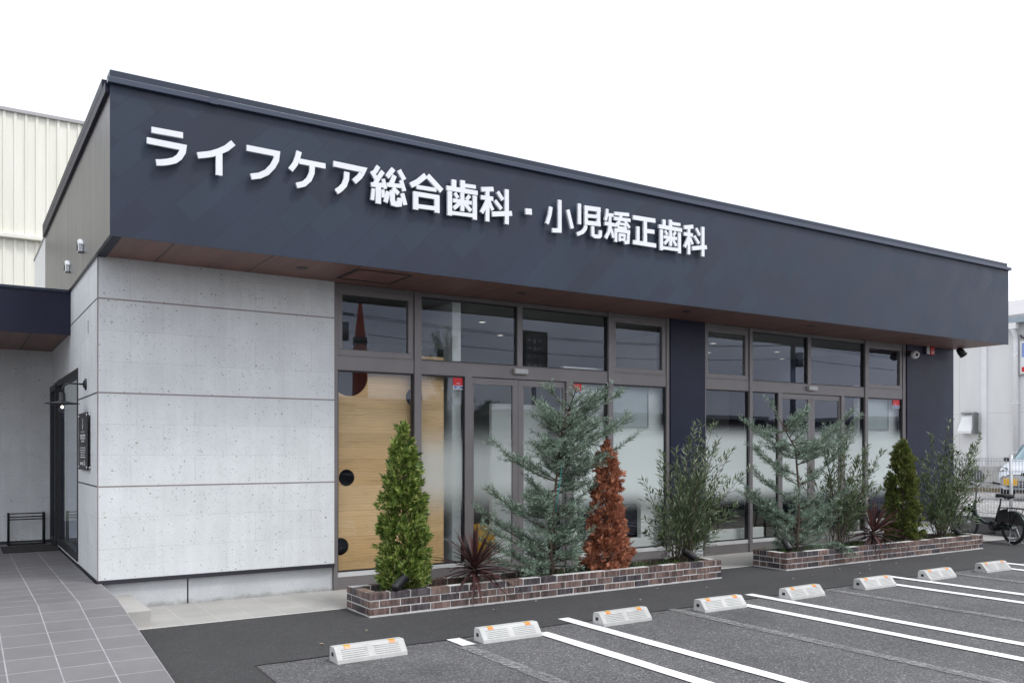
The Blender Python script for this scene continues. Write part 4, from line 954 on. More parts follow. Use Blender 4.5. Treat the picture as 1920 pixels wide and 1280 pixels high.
P3 = [(0, .25), (.08, .27), (.16, .25), (.24, .19), (.4, .20), (.55, .18), (.66, .155), (.78, .14), (.92, .10), (1, .03)]
column_conifer('dead_conifer', 'dead rusty brown conifer standing in the left brick planter', 6.50, 8.03, .18, 1.54, P3, 3300, 'dead', .074, rough=.26, seed=13)

def bez(a, b, c, n):
    return [a * (1 - t) ** 2 + b * 2 * t * (1 - t) + c * t * t for t in [i / n for i in range(n + 1)]]
def needles(mb, pts, dens, nl, nw, tipf=1.0):
    for p, q in zip(pts[:-1], pts[1:]):
        seg = q - p; L = seg.length
        if L < 1e-5: continue
        d = seg / L; e = d.orthogonal().normalized(); g = d.cross(e)
        k = int(L * dens + random.random())
        for _ in range(k):
            a = rnd(0, 2 * pi); o = e * cos(a) + g * sin(a); o = Vector((o.x, o.y, o.z * .65)); nd = (o * rnd(.85, 1.0) + d * rnd(.30, .65) + Vector((0, 0, .18))).normalized()
            b = p + seg * random.random(); l = nl * rnd(.7, 1.15); s = nd.cross(rvec()); s = s.normalized() * nw / 2 if s.length > 1e-4 else e * nw / 2
            m = b + nd * l * .5
            mb.add([b, m + s, b + nd * l, m - s], [(0, 1, 2, 3)])
def spruce(label, trunk, tips, y, seed, extra, nl=.064, tied=False, dens=250):
    random.seed(seed); tr = [Vector((a, y + rnd(-.02, .02), b)) for a, b in trunk]
    t = thing('blue_spruce', label, 'spruce', (tr[0].x, y, .18), 'blue spruces in the planters')
    base = [Vector((tr[0].x, y, .15))] + tr
    mb = MB(); mb.tube(base, [.024 - .018 * i / (len(base) - 1) for i in range(len(base))], 8)
    fol = MB(); brs = []
    def trunk_at(z):
        for a, b in zip(base[:-1], base[1:]):
            if a.z <= z <= b.z: return a.lerp(b, (z - a.z) / max(1e-6, b.z - a.z))
        return base[-1] if z > base[-1].z else base[0]
    ztop = base[-1].z
    for i, (tx, tz) in enumerate(tips):
        dx = tx - trunk_at(min(tz, ztop)).x
        zs = min(ztop - .02, max(.3, tz - .10 - abs(dx) * rnd(.25, .5)))
        s = trunk_at(zs); e = Vector((tx, y + rnd(-.24, .20), tz)); m = s.lerp(e, .5) + Vector((0, 0, -.16 * abs(dx) + rnd(-.03, .05)))
        brs.append((bez(s, m, e, 9), 1.0))
    for i in range(extra):
        z = .28 + (ztop - .30) * random.random() ** 1.15; s = trunk_at(z); a = rnd(0, 2 * pi); l = rnd(.20, .52)
        e = s + Vector((cos(a) * l, sin(a) * l * .55, rnd(-.02, .26) * l / .4)); m = s.lerp(e, .5) + Vector((0, 0, -.07))
        brs.append((bez(s, m, e, 7), .9))
    for pts, f in brs:
        L = sum((q - p).length for p, q in zip(pts[:-1], pts[1:]))
        mb.tube(pts, [.009 - .006 * i / (len(pts) - 1) for i in range(len(pts))], 5)
        needles(fol, pts[1:], dens * 1.25, nl, .0072)
        n = int(L / .085)
        for k in range(n):
            f_ = rnd(.18, .93); idx = f_ * (len(pts) - 1); i0 = int(idx); p = pts[i0].lerp(pts[min(i0 + 1, len(pts) - 1)], idx - i0)
            d = (pts[min(i0 + 1, len(pts) - 1)] - pts[i0]).normalized(); sd_ = d.cross(Vector((0, 0, 1)))
            sd_ = sd_.normalized() if sd_.length > 1e-3 else Vector((1, 0, 0))
            sgn = random.choice((-1, 1)); l = rnd(.14, .34) * (1.15 - .6 * f_)
            e = p + (d * .75 + sd_ * sgn * rnd(.3, .9) + Vector((0, 0, rnd(-.25, .4)))) * l
            q = bez(p, p.lerp(e, .5) + Vector((0, 0, -.015)), e, 4); mb.tube(q, [.004, .0035, .003, .0025, .002], 4); needles(fol, q, dens, nl * .92, .0070)
    mb.build('trunk', M['wood_rail'], t); fol.build('foliage', M['spruce'], t)
    if tied:
        r = MB(); p0 = trunk_at(.9); p1 = trunk_at(1.5)
        r.tube([p0 + Vector((.0, -.035, 0)), p0.lerp(p1, .5) + Vector((.02, -.04, 0)), p1 + Vector((.03, -.03, 0))], .006, 6); r.build('tie', M['rope'], t)
    return t
spruce('tall blue spruce with a teal tie, leaning over the dead brown conifer',
 [(5.74, 0.28), (5.73, 0.51), (5.77, 0.98), (5.84, 1.56), (5.88, 1.88), (5.99, 2.08)],
 [(5.67, 2.33), (5.91, 2.31), (6.34, 2.31), (6.7, 2.34), (6.54, 2.25), (6.74, 2.01), (6.8, 1.77), (5.48, 2.02), (5.67, 2.16), (4.87, 1.74), (5.31, 1.71), (4.91, 1.2), (4.77, 1.04), (4.95, 1.17), (4.81, 0.81), (4.85, 0.65), (4.9, 0.44), (5.14, 0.84), (6.15, 0.69), (6.29, 1.42), (6.29, 1.53), (6.31, 1.18), (6.01, 0.84), (6.07, 0.30), (5.26, 0.28), (5.47, 1.29), (6.45, 1.93), (6.1, 1.95), (6.3, 2.1), (5.9, 1.7), (6.2, 2.2), (6.5, 2.12), (6.6, 1.98), (6.35, 1.82), (6.1, 2.24), (6.55, 2.3), (6.25, 1.65), (5.55, 2.1)],
 8.08, 21, 84, tied=True)
spruce('sparse blue spruce with crooked bare trunk in the right brick planter',
 [(9.96, 0.35), (9.96, 0.7), (9.96, 1.02), (9.96, 1.39), (9.89, 1.63), (9.7, 1.85), (9.61, 2.0)],
 [(9.59, 2.26), (9.93, 2.13), (10.12, 2.12), (10.88, 2.18), (11.21, 2.14), (11.24, 1.94), (9.06, 2.02), (9.17, 1.87), (8.96, 1.66), (8.81, 1.24), (9.11, 1.37), (8.87, 1.05), (9.26, 0.94), (9.32, 0.73), (9.52, 0.51), (9.26, 1.57), (10.65, 1.83), (10.26, 1.67), (11.01, 1.08), (10.7, 0.68), (10.85, 0.83), (10.36, 0.38), (10.56, 0.30), (9.8, 0.28), (10.9, 2.0), (10.5, 0.55), (10.4, 0.8), (9.7, 0.36)],
 8.08, 22, 40)
# low shoot hanging over the brick edge
random.seed(5); mbt = MB(); mbf = MB()
for k in range(7):
    e = Vector((10.47 + rnd(-.05, .16), 7.64 + rnd(-.08, .06), .05 + rnd(0, .17))); q = bez(Vector((10.30, 7.95, .22)), Vector((10.40, 7.76, .36)), e, 7)
    mbt.tube(q, .004, 5); needles(mbf, q[2:], 330, .06, .0075)
t = thing('spruce_shoot', 'low blue spruce shoot hanging over the front of the right brick planter', 'plant', (10.30, 7.95, .19)); mbt.build('stem', M['wood_rail'], t); mbf.build('foliage', M['spruce'], t)

def shrub(label, base, tips, y, seed, nleaf=2600, group='narrow-leaved shrubs in the planters'):
    random.seed(seed); t = thing('narrow_leaf_shrub', label, 'shrub', (base[0], y, base[1] - .05), group)
    st = MB(); lf = MB(); stems = []
    for tx, tz in tips:
        for r in range(2):
            e = Vector((tx + rnd(-.14, .14) * (r > 0), y + rnd(-.28, .22), tz - rnd(.05, .40) * (r > 0)))
            s = Vector((base[0] + rnd(-.14, .14), y + rnd(-.08, .08), .16)); m = s.lerp(e, .45) + Vector(((base[0] - e.x) * .22 + rnd(-.05, .05), 0, rnd(-.05, .1)))
            p = bez(s, m, e, 12); stems.append(p); st.tube(p, [.007 - .0052 * i / 12 for i in range(13)], 5)
    tot = len(stems)
    for p in stems:
        for k in range(int(nleaf / tot)):
            f = 1 - (random.random() ** 1.2) * .70; idx = f * 12; i0 = min(11, int(idx)); q = p[i0].lerp(p[i0 + 1], idx - i0); d = (p[i0 + 1] - p[i0]).normalized()
            o = rvec(); o = (o - d * o.dot(d)).normalized()
            off = rnd(0, .13) if f < .86 else rnd(0, .015)
            pp = q + o * off; dd = (o * rnd(.5, 1.0) + d * rnd(.45, 1.0) + Vector((0, 0, .25)))
            leaf(lf, pp, dd, Vector((0, 0, 1)) + rvec() * .5, rnd(.065, .110), rnd(.017, .024))
            if off > .06 and random.random() < .35: st.tube([q, pp], .0018, 4)
    st.build('stem', M['wood_rail'], t); lf.build('foliage', M['olive'], t); return t
shrub('tall narrow-leaved shrub before the first navy pillar', (7.77, .26),
 [(7.87, 1.94), (8.2, 1.95), (8.48, 1.99), (7.7, 1.8), (7.4, 1.6), (8.64, 1.52), (8.66, 1.21), (7.29, 1.24), (7.14, 0.91), (7.47, 1.47), (7.96, 1.77), (8.32, 1.75), (7.18, 1.09), (7.22, 0.76), (8.4, 1.06), (8.52, 0.88), (8.4, 0.71), (7.81, 1.63), (8.12, 1.63), (7.58, 1.27), (8.32, 1.4), (7.9, 1.2), (7.7, .95), (8.1, 1.0)], 8.08, 31, 3700)
shrub('narrow-leaved shrub right behind the sparse blue spruce', (10.95, .34),
 [(10.86, 1.8), (11.33, 1.67), (11.64, 1.6), (11.59, 1.37), (10.51, 1.57), (11.02, 1.7), (11.54, 1.17), (10.42, 1.32), (10.71, 1.63), (11.64, 1.03), (11.22, 1.5), (11.46, 0.87), (11.0, 1.2)], 8.16, 32, 2300)
shrub('narrow-leaved shrub at the far right end of the right planter', (13.4, .23),
 [(13.71, 2.07), (13.18, 1.85), (12.76, 1.6), (14.16, 1.86), (14.36, 1.56), (14.29, 1.3), (13.46, 1.67), (12.97, 1.43), (13.9, 1.67), (12.76, 1.29), (14.16, 1.09), (12.91, 1.01), (13.34, 1.46), (13.71, 1.56), (14.1, 0.79), (13.03, 0.72), (13.5, 1.1), (13.8, .9), (13.2, 1.2)], 8.05, 33, 3600)

def sword_plant(label, x, y, z, n, L, seed):
    random.seed(seed); t = thing('sword_plant', label, 'plant', (x, y, z), 'red sword plants in the planters'); mb = MB()
    for i in range(n):
        a = rnd(0, 2 * pi); el = (1 - (i / n)) ** .8; pitch = radians(-16 + 100 * (i / n) ** 1.15 + rnd(-8, 8)); l = L * rnd(.8, 1.15) * (1 - .18 * i / n); w = rnd(.026, .040)
        o = Vector((cos(a), sin(a), 0)); s = Vector((-sin(a), cos(a), 0)); droop = rnd(.10, .40) * (1 - pitch / 1.7)
        c0 = Vector((x, y, z + .17 + .10 * i / n)) + o * .012; pts = []
        for k in range(6):
            f = k / 5; pts.append(c0 + o * (l * f * cos(pitch)) + Vector((0, 0, l * f * sin(pitch) - droop * l * f * f)))
        ws = [.55, .9, 1.0, .85, .5, .03]; vs = []
        for k in range(6):
            if pts[k].z < z - .02 and k < 5: pass
            vs += [pts[k] - s * w / 2 * ws[k], pts[k] + Vector((0, 0, -.006)), pts[k] + s * w / 2 * ws[k]]
        fs = []
        for k in range(5): b = k * 3; fs += [(b, b + 1, b + 4, b + 3), (b + 1, b + 2, b + 5, b + 4)]
        mb.add(vs, fs)
    mb.build('leaves', M['cord'], t)
    mb = MB(); mb.tube([(x, y, z - .03), (x, y, z + .3)], [.03, .02], 8); mb.build('stem', M['wood_rail'], t)
sword_plant('dark red sword-leaved plant between the bright green conifer and the tall blue spruce', 4.66, 7.97, .15, 100, .49, 41)
sword_plant('dark red sword-leaved plant left of the olive green conifer', 11.50, 7.97, .17, 92, .54, 42)
# low green weeds on the soil: nobody could count them
def weeds(x0, x1, n, seed, spots):
    random.seed(seed); mb = MB()
    for k in range(n):
        if random.random() < .75: c = random.choice(spots); x = c + random.gauss(0, .16)
        else: x = rnd(x0, x1)
        x = min(max(x, x0), x1); y = rnd(7.84, 8.27); h = rnd(.05, .15)
        for j in range(8): leaf(mb, Vector((x + rnd(-.02, .02), y + rnd(-.02, .02), .17)), Vector((rnd(-.8, .8), rnd(-.8, .8), rnd(.4, 1.2))), rvec(), h * rnd(.5, 1.1), rnd(.006, .014))
    o = mb.build('ground_cover', M['grass']); o['kind'] = 'stuff'
    tag(o, 'low weeds growing on the soil of the left brick planter' if x0 < 6 else 'low weeds growing on the soil of the right brick planter', 'ground cover')
weeds(3.5, 8.0, 130, 51, [3.6, 5.5, 5.9, 6.3, 7.1, 7.4, 7.9]); weeds(9.45, 13.98, 150, 52, [9.6, 10.0, 10.9, 11.2, 13.0, 13.5, 13.9])
# garden spotlights
def spot(x, y, lb, az, up=.42):
    t = thing('garden_spotlight', lb, 'lamp', (x, y, .17), 'black spotlights in the planters')
    mb = MB(); mb.tube([(x, max(y, 7.80), .12), (x, y, .25)], .010, 8); mb.box(x - .018, x + .018, y - .012, y + .012, .235, .275); mb.build('stake', M['black'], t)
    d = Vector((cos(az) * .85, sin(az) * .5, up)).normalized(); c = Vector((x, y, .305)) - d * .08
    mb = MB(); mb.lathe([(0.0, -.005), (.040, 0.0), (.044, .02), (.044, .16), (.048, .162), (.048, .172), (.040, .17), (.038, .15), (0, .15)], c, d, 20); mb.build('lamp_head', M['black'], t)
spot(3.70, 7.79, 'black spotlight at the foot of the bright green conifer', .35, .55)
spot(7.74, 7.93, 'black spotlight at the foot of the shrub by the first pillar', 2.3)
spot(9.62, 7.98, 'black spotlight at the left end of the right planter', 1.4)
spot(13.62, 7.93, 'black spotlight at the foot of the far right shrub', 2.0)
# fallen leaves on the driveway
random.seed(77)
for k, (x, y) in enumerate([(9.75, 7.35), (10.05, 7.45), (10.4, 7.25), (9.3, 7.3), (10.75, 7.5), (9.95, 7.05), (11.2, 7.4), (8.8, 7.2), (6.9, 7.55), (7.4, 7.3), (5.2, 7.62), (4.6, 7.45), (12.3, 7.3), (3.1, 7.2), (2.6, 6.9), (6.2, 7.1)]):
    mb = MB(); a = rnd(0, 6.28); d = Vector((cos(a), sin(a), 0)); s = Vector((-sin(a), cos(a), 0)); p = Vector((0, 0, 0)); l = rnd(.035, .06); w = l * .28
    mb.smooth = True
    mb.add([p, d * l * .5 + s * w + Vector((0, 0, .010)), d * l + Vector((0, 0, .004)), d * l * .5 - s * w + Vector((0, 0, .012)), d * l * .5 + Vector((0, 0, .001))], [(0, 4, 1), (1, 4, 2), (2, 4, 3), (3, 4, 0)])
    o = mb.build('fallen_leaf', M['dry_leaf'], loc=(x, y, .006)); tag(o, 'small dry fallen leaf lying on the dark driveway', 'leaf', 'fallen leaves on the driveway')

# ================================================================== WHEEL STOPS
LB = ['first concrete wheel stop from the tiled ramp, standing alone in the foreground', 'second concrete wheel stop counting from the tiled ramp, a white line at its right end', 'third concrete wheel stop counting from the tiled ramp', 'fourth concrete wheel stop counting from the tiled ramp', 'fifth concrete wheel stop counting from the tiled ramp', 'sixth concrete wheel stop counting from the tiled ramp', 'seventh concrete wheel stop counting from the tiled ramp', 'eighth and farthest concrete wheel stop counting from the tiled ramp']
WS = thing('wheel_stop', LB[0], 'wheel stop', (0, 0, 0), 'concrete wheel stops along the driveway', local=True)
Lw = 0.585; pr = [(0.0, 0.0), (0.170, 0.0), (0.165, 0.095), (0.155, 0.115), (0.085, 0.118), (0.072, 0.110), (0.006, 0.030)]
mb = MB(); mb.prism([(0, y, z) for y, z in pr], (Lw, 0, 0))
a, b = Vector((0, .006, .030)), Vector((0, .072, .110)); dn = (b - a); nrm_ = Vector((0, -dn.z, dn.y)).normalized()
for g in (0.050, 0.320):
    for k in range(5):
        c = a + dn * (0.16 + .165 * k); mb.obox(Vector((g + .105, 0, 0)) + c + nrm_ * .0015, (.108, 0, 0), dn.normalized() * .0042, nrm_ * .0035)
body = mb.build('body', M['stop'], WS, bevel=0.006)
mb = MB(); mb.box(-.0015, .004, .085, .125, .045, .075); mb.box(Lw - .004, Lw + .0015, .085, .125, .045, .075); mb.build('lifting_hole', M['black_matt'], WS)
for x in (.075, Lw - .135):
    c = b + Vector((x + .03, -.002, -.006)); mb = MB(); mb.obox(c + nrm_ * .003, (.025, 0, 0), dn.normalized() * .009, nrm_ * .004); mb.obox(c + Vector((0, .022, .014)), (.025, 0, 0), (0, .012, 0), (0, 0, .0035))
    mb.mi = [0] * 6 + [1] * 6; mb.build('reflector', [M['orange'], M['amber']], WS)
for i in range(8):
    o = WS if i == 0 else copy_tree(WS)
    o.location = (2.442 + 1.278 * i, 6.212, 0.004 if False else 0.0); o.rotation_euler = (0, 0, radians([0.6, -.8, .5, -1.2, 1.5, -.6, .4, -.9][i])); o['label'] = LB[i]

# ================================================================== BOUNDARY, FENCE, BICYCLE
mb = MB(); mb.box(16.385, 16.50, -30, 25, -0.05, 0.345); tag(mb.build('boundary_wall', M['curb'], bevel=.008), 'low dark concrete kerb wall holding the gravel lot', 'wall')
t = thing('mesh_fence', 'pale wire mesh fence on posts along the low kerb wall', 'fence', (16.44, 8.5, .345))
FXX = 16.445; py = [10.6, 8.53, 6.5, 4.5]
for y in py:
    mb = MB(); mb.tube([(FXX, y, .30), (FXX, y, 1.50)], .030, 12); mb.lathe([(.031, 0), (.03, .012), (0, .018)], (FXX, y, 1.50), n=12); mb.build('post', M['fence_white'], t)
for ya, yb in ((10.57, 8.56), (8.50, 6.53), (6.47, 4.53)):
    mb = MB(); n = int((ya - yb) / .055)
    for k in range(n + 1):
        y = yb + (ya - yb) * k / n; mb.obox((FXX, y, .92), (.0035, 0, 0), (0, .0035, 0), (0, 0, .53))
    for z in (.42, .68, .95, 1.21, 1.40, 1.445): mb.obox((FXX - .004, (ya + yb) / 2, z), (.0035, 0, 0), (0, (ya - yb) / 2, 0), (0, 0, .0042))
    mb.build('mesh_panel', M['fence_wire'], t)

BK = thing('bicycle', 'dark green electric bicycle parked beyond the end of the right planter', 'bicycle', (15.20, 7.85, .004), None, radians(68), local=True)
def bp(name, mb, mat, parent=None, **k): return mb.build(name, M[mat], parent or BK, **k)
def wheel(cx, r, name_cat):
    mb = MB(); mb.tube([(cx + r * .93 * cos(a), 0, r + r * .93 * sin(a)) for a in [2 * pi * k / 40 for k in range(41)]], r * .075, 8, False); ty = bp('wheel', mb, 'tyre')
    mb = MB(); mb.tube([(cx + r * .83 * cos(a), 0, r + r * .83 * sin(a)) for a in [2 * pi * k / 40 for k in range(41)]], .011, 6, False); mb.build('rim', M['black'], ty)
    mb = MB()
    for k in range(20): a = 2 * pi * k / 20; s = .028 if k % 2 else -.028; mb.tube([(cx + .03 * cos(a + .5), s, r + .03 * sin(a + .5)), (cx + r * .83 * cos(a), 0, r + r * .83 * sin(a))], .0016, 4)
    mb.build('spokes', M['steel'], ty)
    mb = MB(); mb.lathe([(0, -.05), (.022, -.05), (.045, -.03), (.045, .03), (.022, .05), (0, .05)], (cx, 0, r), (0, 1, 0), 16); mb.build('hub', M['steel'], ty)
R = .272; wheel(0, R, 0); wheel(1.10, R, 0)
mb = MB()
mb.tube([(.90, 0, .70), (.93, 0, .58), (.90, 0, .47), (.80, 0, .36), (.66, 0, .305), (.44, 0, .30)], [.024, .026, .030, .031, .030, .028], 12)
mb.tube([(.44, 0, .27), (.335, 0, .56)], .020, 10); mb.tube([(.335, 0, .56), (.30, 0, .66)], .017, 10)
for s in (-.05, .05): mb.tube([(.44, s * .7, .29), (0, s, R)], .011, 8); mb.tube([(.345, s * .4, .52), (0, s, R)], .009, 8)
bp('frame', mb, 'bike_green')
mb = MB(); mb.tube([(.93, 0, .56), (.99, 0, .48)], .016, 8)
for s in (-.045, .045): mb.tube([(.955, s, .55), (1.05, s, .38), (1.10, s, R)], [.013, .012, .010], 8)
bp('fork', mb, 'bike_green')
mb = MB(); mb.tube([(.91, 0, .66), (.865, 0, .93), (.855, 0, .99)], .014, 10)
bar = [(.66, -.28, 1.0), (.74, -.24, 1.02), (.83, -.14, 1.025), (.865, 0, .99), (.83, .14, 1.025), (.74, .24, 1.02), (.66, .28, 1.0)]
mb.tube(bar, .0115, 8); hb = bp('handlebar', mb, 'steel')
for s in (-1, 1):
    mb = MB(); mb.tube([(.76, .23 * s, 1.02), (.64, .285 * s, .995)], .017, 10); mb.build('grip', M['black_matt'], hb)
    mb = MB(); mb.tube([(.80, .19 * s, 1.02), (.77, .20 * s, 1.0), (.68, .265 * s, .975)], .006, 6); mb.build('brake_lever', M['steel'], hb)
mb = MB(); mb.lathe([(0, 0), (.035, .005), (.042, .05), (.04, .07), (0, .075)], (.98, 0, .60), (1, 0, -.1), 16); bp('headlight', mb, 'chrome')
mb = MB(); mb.tube([(.30, 0, .66), (.285, 0, .76)], .0125, 8); bp('seat_post', mb, 'black')
mb = MB(); mb.smooth = True
sec = [(.06, .085, .0), (.10, .105, .02), (.18, .095, .025), (.27, .06, .02), (.36, .028, .012), (.40, .012, .0)]; vs = []; fs = []
for x, w, h in sec:
    for a in range(10): an = 2 * pi * a / 10; vs.append((x, w * cos(an), .80 + h * .5 + (.038 if sin(an) > 0 else .032) * sin(an)))
for i in range(5):
    for a in range(10): fs.append((i * 10 + a, i * 10 + (a + 1) % 10, (i + 1) * 10 + (a + 1) % 10, (i + 1) * 10 + a))
fs += [tuple(range(10))[::-1], tuple(50 + a for a in range(10))]; mb.add(vs, fs); bp('saddle', mb, 'black_matt')
mb = MB(); mb.obox((.255, 0, .44), (.062, 0, -.02), (0, .05, 0), (-.04, 0, .135)); bp('battery', mb, 'black', bevel=.012)
mb = MB(); mb.lathe([(0, -.06), (.085, -.055), (.095, 0), (.085, .055), (0, .06)], (.44, 0, .27), (0, 1, 0), 20); mb.lathe([(.0, 0), (.09, 0), (.09, .004), (0, .004)], (.44, -.072, .27), (0, 1, 0), 20); bp('motor', mb, 'black')
mb = MB(); mb.box(.02, .46, -.082, -.062, .215, .33); bp('chain_case', mb, 'black', bevel=.01)
mb = MB()
for s, a in ((-1, .7), (1, .7 + pi)):
    mb.tube([(.44, .09 * s, .27), (.44 + .16 * cos(a), .10 * s, .27 + .16 * sin(a))], .010, 6); mb.obox((.44 + .16 * cos(a), .15 * s, .27 + .16 * sin(a)), (.045, 0, 0), (0, .04, 0), (0, 0, .011))
bp('pedals', mb, 'black')
def fender(cx, a0, a1, nm):
    mb = MB(); mb.smooth = True; vs = []; fs = []; n = 18; rr = R * 1.09
    for i in range(n + 1):
        a = a0 + (a1 - a0) * i / n
        for w, dr in ((-.034, -.018), (-.02, 0.0), (.02, 0.0), (.034, -.018)): vs.append((cx + (rr + dr) * cos(a), w, R + (rr + dr) * sin(a)))
    for i in range(n):
        for k in range(3): q = i * 4 + k; fs.append((q, q + 1, q + 5, q + 4))
    mb.add(vs, fs); o = bp('mudguard', mb, 'bike_green'); s = o.modifiers.new('s', 'SOLIDIFY'); s.thickness = .003
fender(0, .55, 3.3, 'r'); fender(1.10, .9, 2.6, 'f')
mb = MB()
for s in (-.07, .07):
    mb.tube([(.26, s, .60), (.10, s, .612), (-.26, s, .612), (-.30, s * .8, .606)], .008, 8); mb.tube([(.0, s * .8, R), (-.16, s, .61)], .006, 6); mb.tube([(0, s * .8, R), (.05, s, .61)], .006, 6)
for x in (.2, .08, -.04, -.16, -.28): mb.tube([(x, -.07, .612), (x, .07, .612)], .006, 6)
bp('rear_rack', mb, 'black')
mb = MB()
for s in (-.048, .048): mb.prism([(R * 1.07 * cos(a), s, R + R * 1.07 * sin(a)) for a in [.35 + 2.6 * k / 20 for k in range(21)]], (0, .003, 0))
bp('skirt_guard', mb, 'black')
mb = MB()
for s in (-.07, .07): mb.tube([(0, s * .8, R), (-.05, s * 1.6, .06), (-.045, s * 1.9, .012), (-.11, s * 1.9, .012)], .009, 8)
mb.tube([(-.05, -.112, .06), (-.05, .112, .06)], .008, 8); bp('stand', mb, 'steel')
mb = MB(); mb.box(-.315, -.30, -.03, .03, .50, .54); bp('rear_reflector', mb, 'red_lens', bevel=.004)

# ================================================================== NEIGHBOURING LOT
NX = 27.5
t = thing('warehouse', 'white panelled warehouse with downpipes behind the gravel lot on the right', 'building', (NX, 14, .33))
mb = MB(); mb.box(NX, NX + 14, 9.0, 30, .30, 5.55); mb.build('wall', M['white_panel'], t)
mb = MB(); mb.prism([(NX - .25, 8.6, 5.62), (NX - .25, 8.6, 5.72), (NX + 7, 8.6, 7.35), (NX + 14.3, 8.6, 5.72), (NX + 14.3, 8.6, 5.62), (NX + 7, 8.6, 7.2)], (0, 21.8, 0)); mb.build('roof', M['roof_grey'], t)
mb = MB(); mb.box(NX - .36, NX - .20, 8.6, 30.4, 5.46, 5.63); mb.box(NX - .2, NX, 8.7, 30, 5.55, 5.60); mb.build('gutter', M['gutter_blue'], t)
for y in (14.08, 21.0):
    mb = MB(); mb.tube([(NX - .28, y, 5.50), (NX - .28, y, 5.30), (NX - .10, y, 5.10), (NX - .08, y, 4.9), (NX - .08, y, .35)], .075, 12)
    mb.box(NX - .36, NX - .20, y - .14, y + .14, 5.28, 5.46)
    for z in (1.5, 3.0, 4.5): mb.box(NX - .15, NX, y - .085, y + .085, z, z + .04)
    mb.build('downpipe', M['white'], t)
mb = MB(); mb.box(NX - .05, NX - .001, 15.0, 15.16, .33, 5.5); mb.build('corner_trim', M['white'], t)
vh = MB(); vh.prism([(NX, 15.33, 2.75), (NX - .34, 15.33, 2.20), (NX - .34, 15.33, 2.12), (NX, 15.33, 2.12)], (0, .45, 0)); vb = vh.build('vent_hood', M['white'], t)
mb = MB(); mb.box(NX - .30, NX, 15.28, 15.325, 2.10, 2.78); mb.box(NX - .10, NX, 15.325, 15.80, 2.755, 2.80); mb.build('hood_flange', M['steel'], vb)
s = thing('warehouse_sign', 'framed sign panel with blue and red print on the white warehouse', 'sign', (NX, 13.7, 3.9))
mb = MB(); mb.box(NX - .07, NX - .02, 12.5, 13.96, 3.92, 4.92); mb.build('board', M['white'], s)
mb = MB(); mb.box(NX - .075, NX - .071, 12.55, 13.91, 4.42, 4.85); mb.build('blue_band', M['sign_blue'], s)
mb = MB(); mb.box(NX - .075, NX - .071, 12.55, 13.91, 3.97, 4.12); mb.build('red_band', M['red'], s)
mb = MB()
for a in ((12.46, 14.0, 3.88, 3.92), (12.46, 14.0, 4.92, 4.96), (12.46, 12.5, 3.92, 4.92), (13.96, 14.0, 3.92, 4.92)): mb.box(NX - .08, NX - .02, *a)
mb.build('rim', M['steel'], s)
mb = MB(); mb.tube([(NX - .03, 13.96, 5.10), (NX - .05, 13.92, 5.02), (NX - .05, 13.86, 5.0), (NX - .04, 13.82, 5.1), (NX - .04, 13.78, 5.2)], .02, 8); tag(mb.build('wall_bracket', M['black']), 'curled dark bracket above the warehouse sign', 'bracket')
t = thing('outdoor_unit', 'beige air conditioner outdoor unit at the foot of the white warehouse', 'air conditioner', (26.9, 14.8, .33))
mb = MB(); mb.box(26.7, 27.1, 14.25, 15.40, .42, 1.10); mb.build('casing', M['ac'], t, bevel=.015)
mb = MB(); mb.lathe([(.26, 0), (.28, .02), (.29, 0)], (26.7, 14.95, .76), (-1, 0, 0), 28)
for r in (.06, .12, .18, .24): mb.tube([(26.685, 14.95 + r * cos(a), .76 + r * sin(a)) for a in [2 * pi * k / 28 for k in range(29)]], .006, 5)
mb.build('fan_grille', M['steel'], t)
mb = MB(); mb.disc((26.697, 14.95, .76), (-1, 0, 0), .27, 28); mb.build('fan_opening', M['far_wall'], t)
mb = MB(); mb.box(26.72, 27.1, 14.3, 14.5, .32, .419); mb.box(26.72, 27.1, 15.15, 15.35, .32, .419); mb.build('footing', M['curb'], t)
random.seed(91); mb = MB()
for k in range(700):
    x = rnd(25.9, 26.6); y = rnd(12.5, 16.5)
    for j in range(3): leaf(mb, Vector((x, y, .33)), Vector((rnd(-.6, .6), rnd(-.6, .6), 1)), rvec(), rnd(.06, .16), .014)
o = mb.build('dry_grass', M['straw']); o['kind'] = 'stuff'; tag(o, 'dry yellowed grass along the foot of the warehouse', 'grass')
# --- small car: local +x is forward
CR = thing('parked_car', 'silver small hatchback with yellow plate parked on gravel behind the mesh fence', 'car', (24.05, 11.36, .33), None, radians(184), local=True)
st = [ # x, z bottom, z belt, z top, half width belt, half width top
 (-1.62, .42, .80, .95, .64, .58), (-1.58, .30, .88, 1.30, .70, .58), (-1.40, .26, .92, 1.46, .735, .58), (-.9, .24, .93, 1.52, .738, .58), (-.1, .24, .94, 1.53, .738, .585), (.35, .24, .94, 1.50, .738, .575),
 (.62, .24, .94, 1.28, .735, .60), (.95, .24, .92, 1.00, .73, .64), (1.25, .24, .88, .945, .725, .62), (1.50, .24, .80, .885, .715, .58), (1.66, .25, .70, .80, .68, .52), (1.74, .28, .56, .66, .60, .46)]
vs = []; fs = []; m = 0
for x, zb, zt, zr, wb, wt in st:
    half = [(0, zb), (wb * .80, zb), (wb * .96, zb + .06), (wb, zb + (zt - zb) * .5), (wb * .985, zt - .02), (wb * .95, zt + .015), ((wb * .95 + wt) / 2, (zt + zr) / 2 + .02), (wt, zr - .05), (wt * .86, zr - .012), (wt * .5, zr), (0, zr + .006)]
    ring = [(x, y, z) for y, z in half] + [(x, -y, z) for y, z in half[1:-1]][::-1]
    m = len(ring); vs += ring
for i in range(len(st) - 1):
    for k in range(m): fs.append((i * m + k, i * m + (k + 1) % m, (i + 1) * m + (k + 1) % m, (i + 1) * m + k))
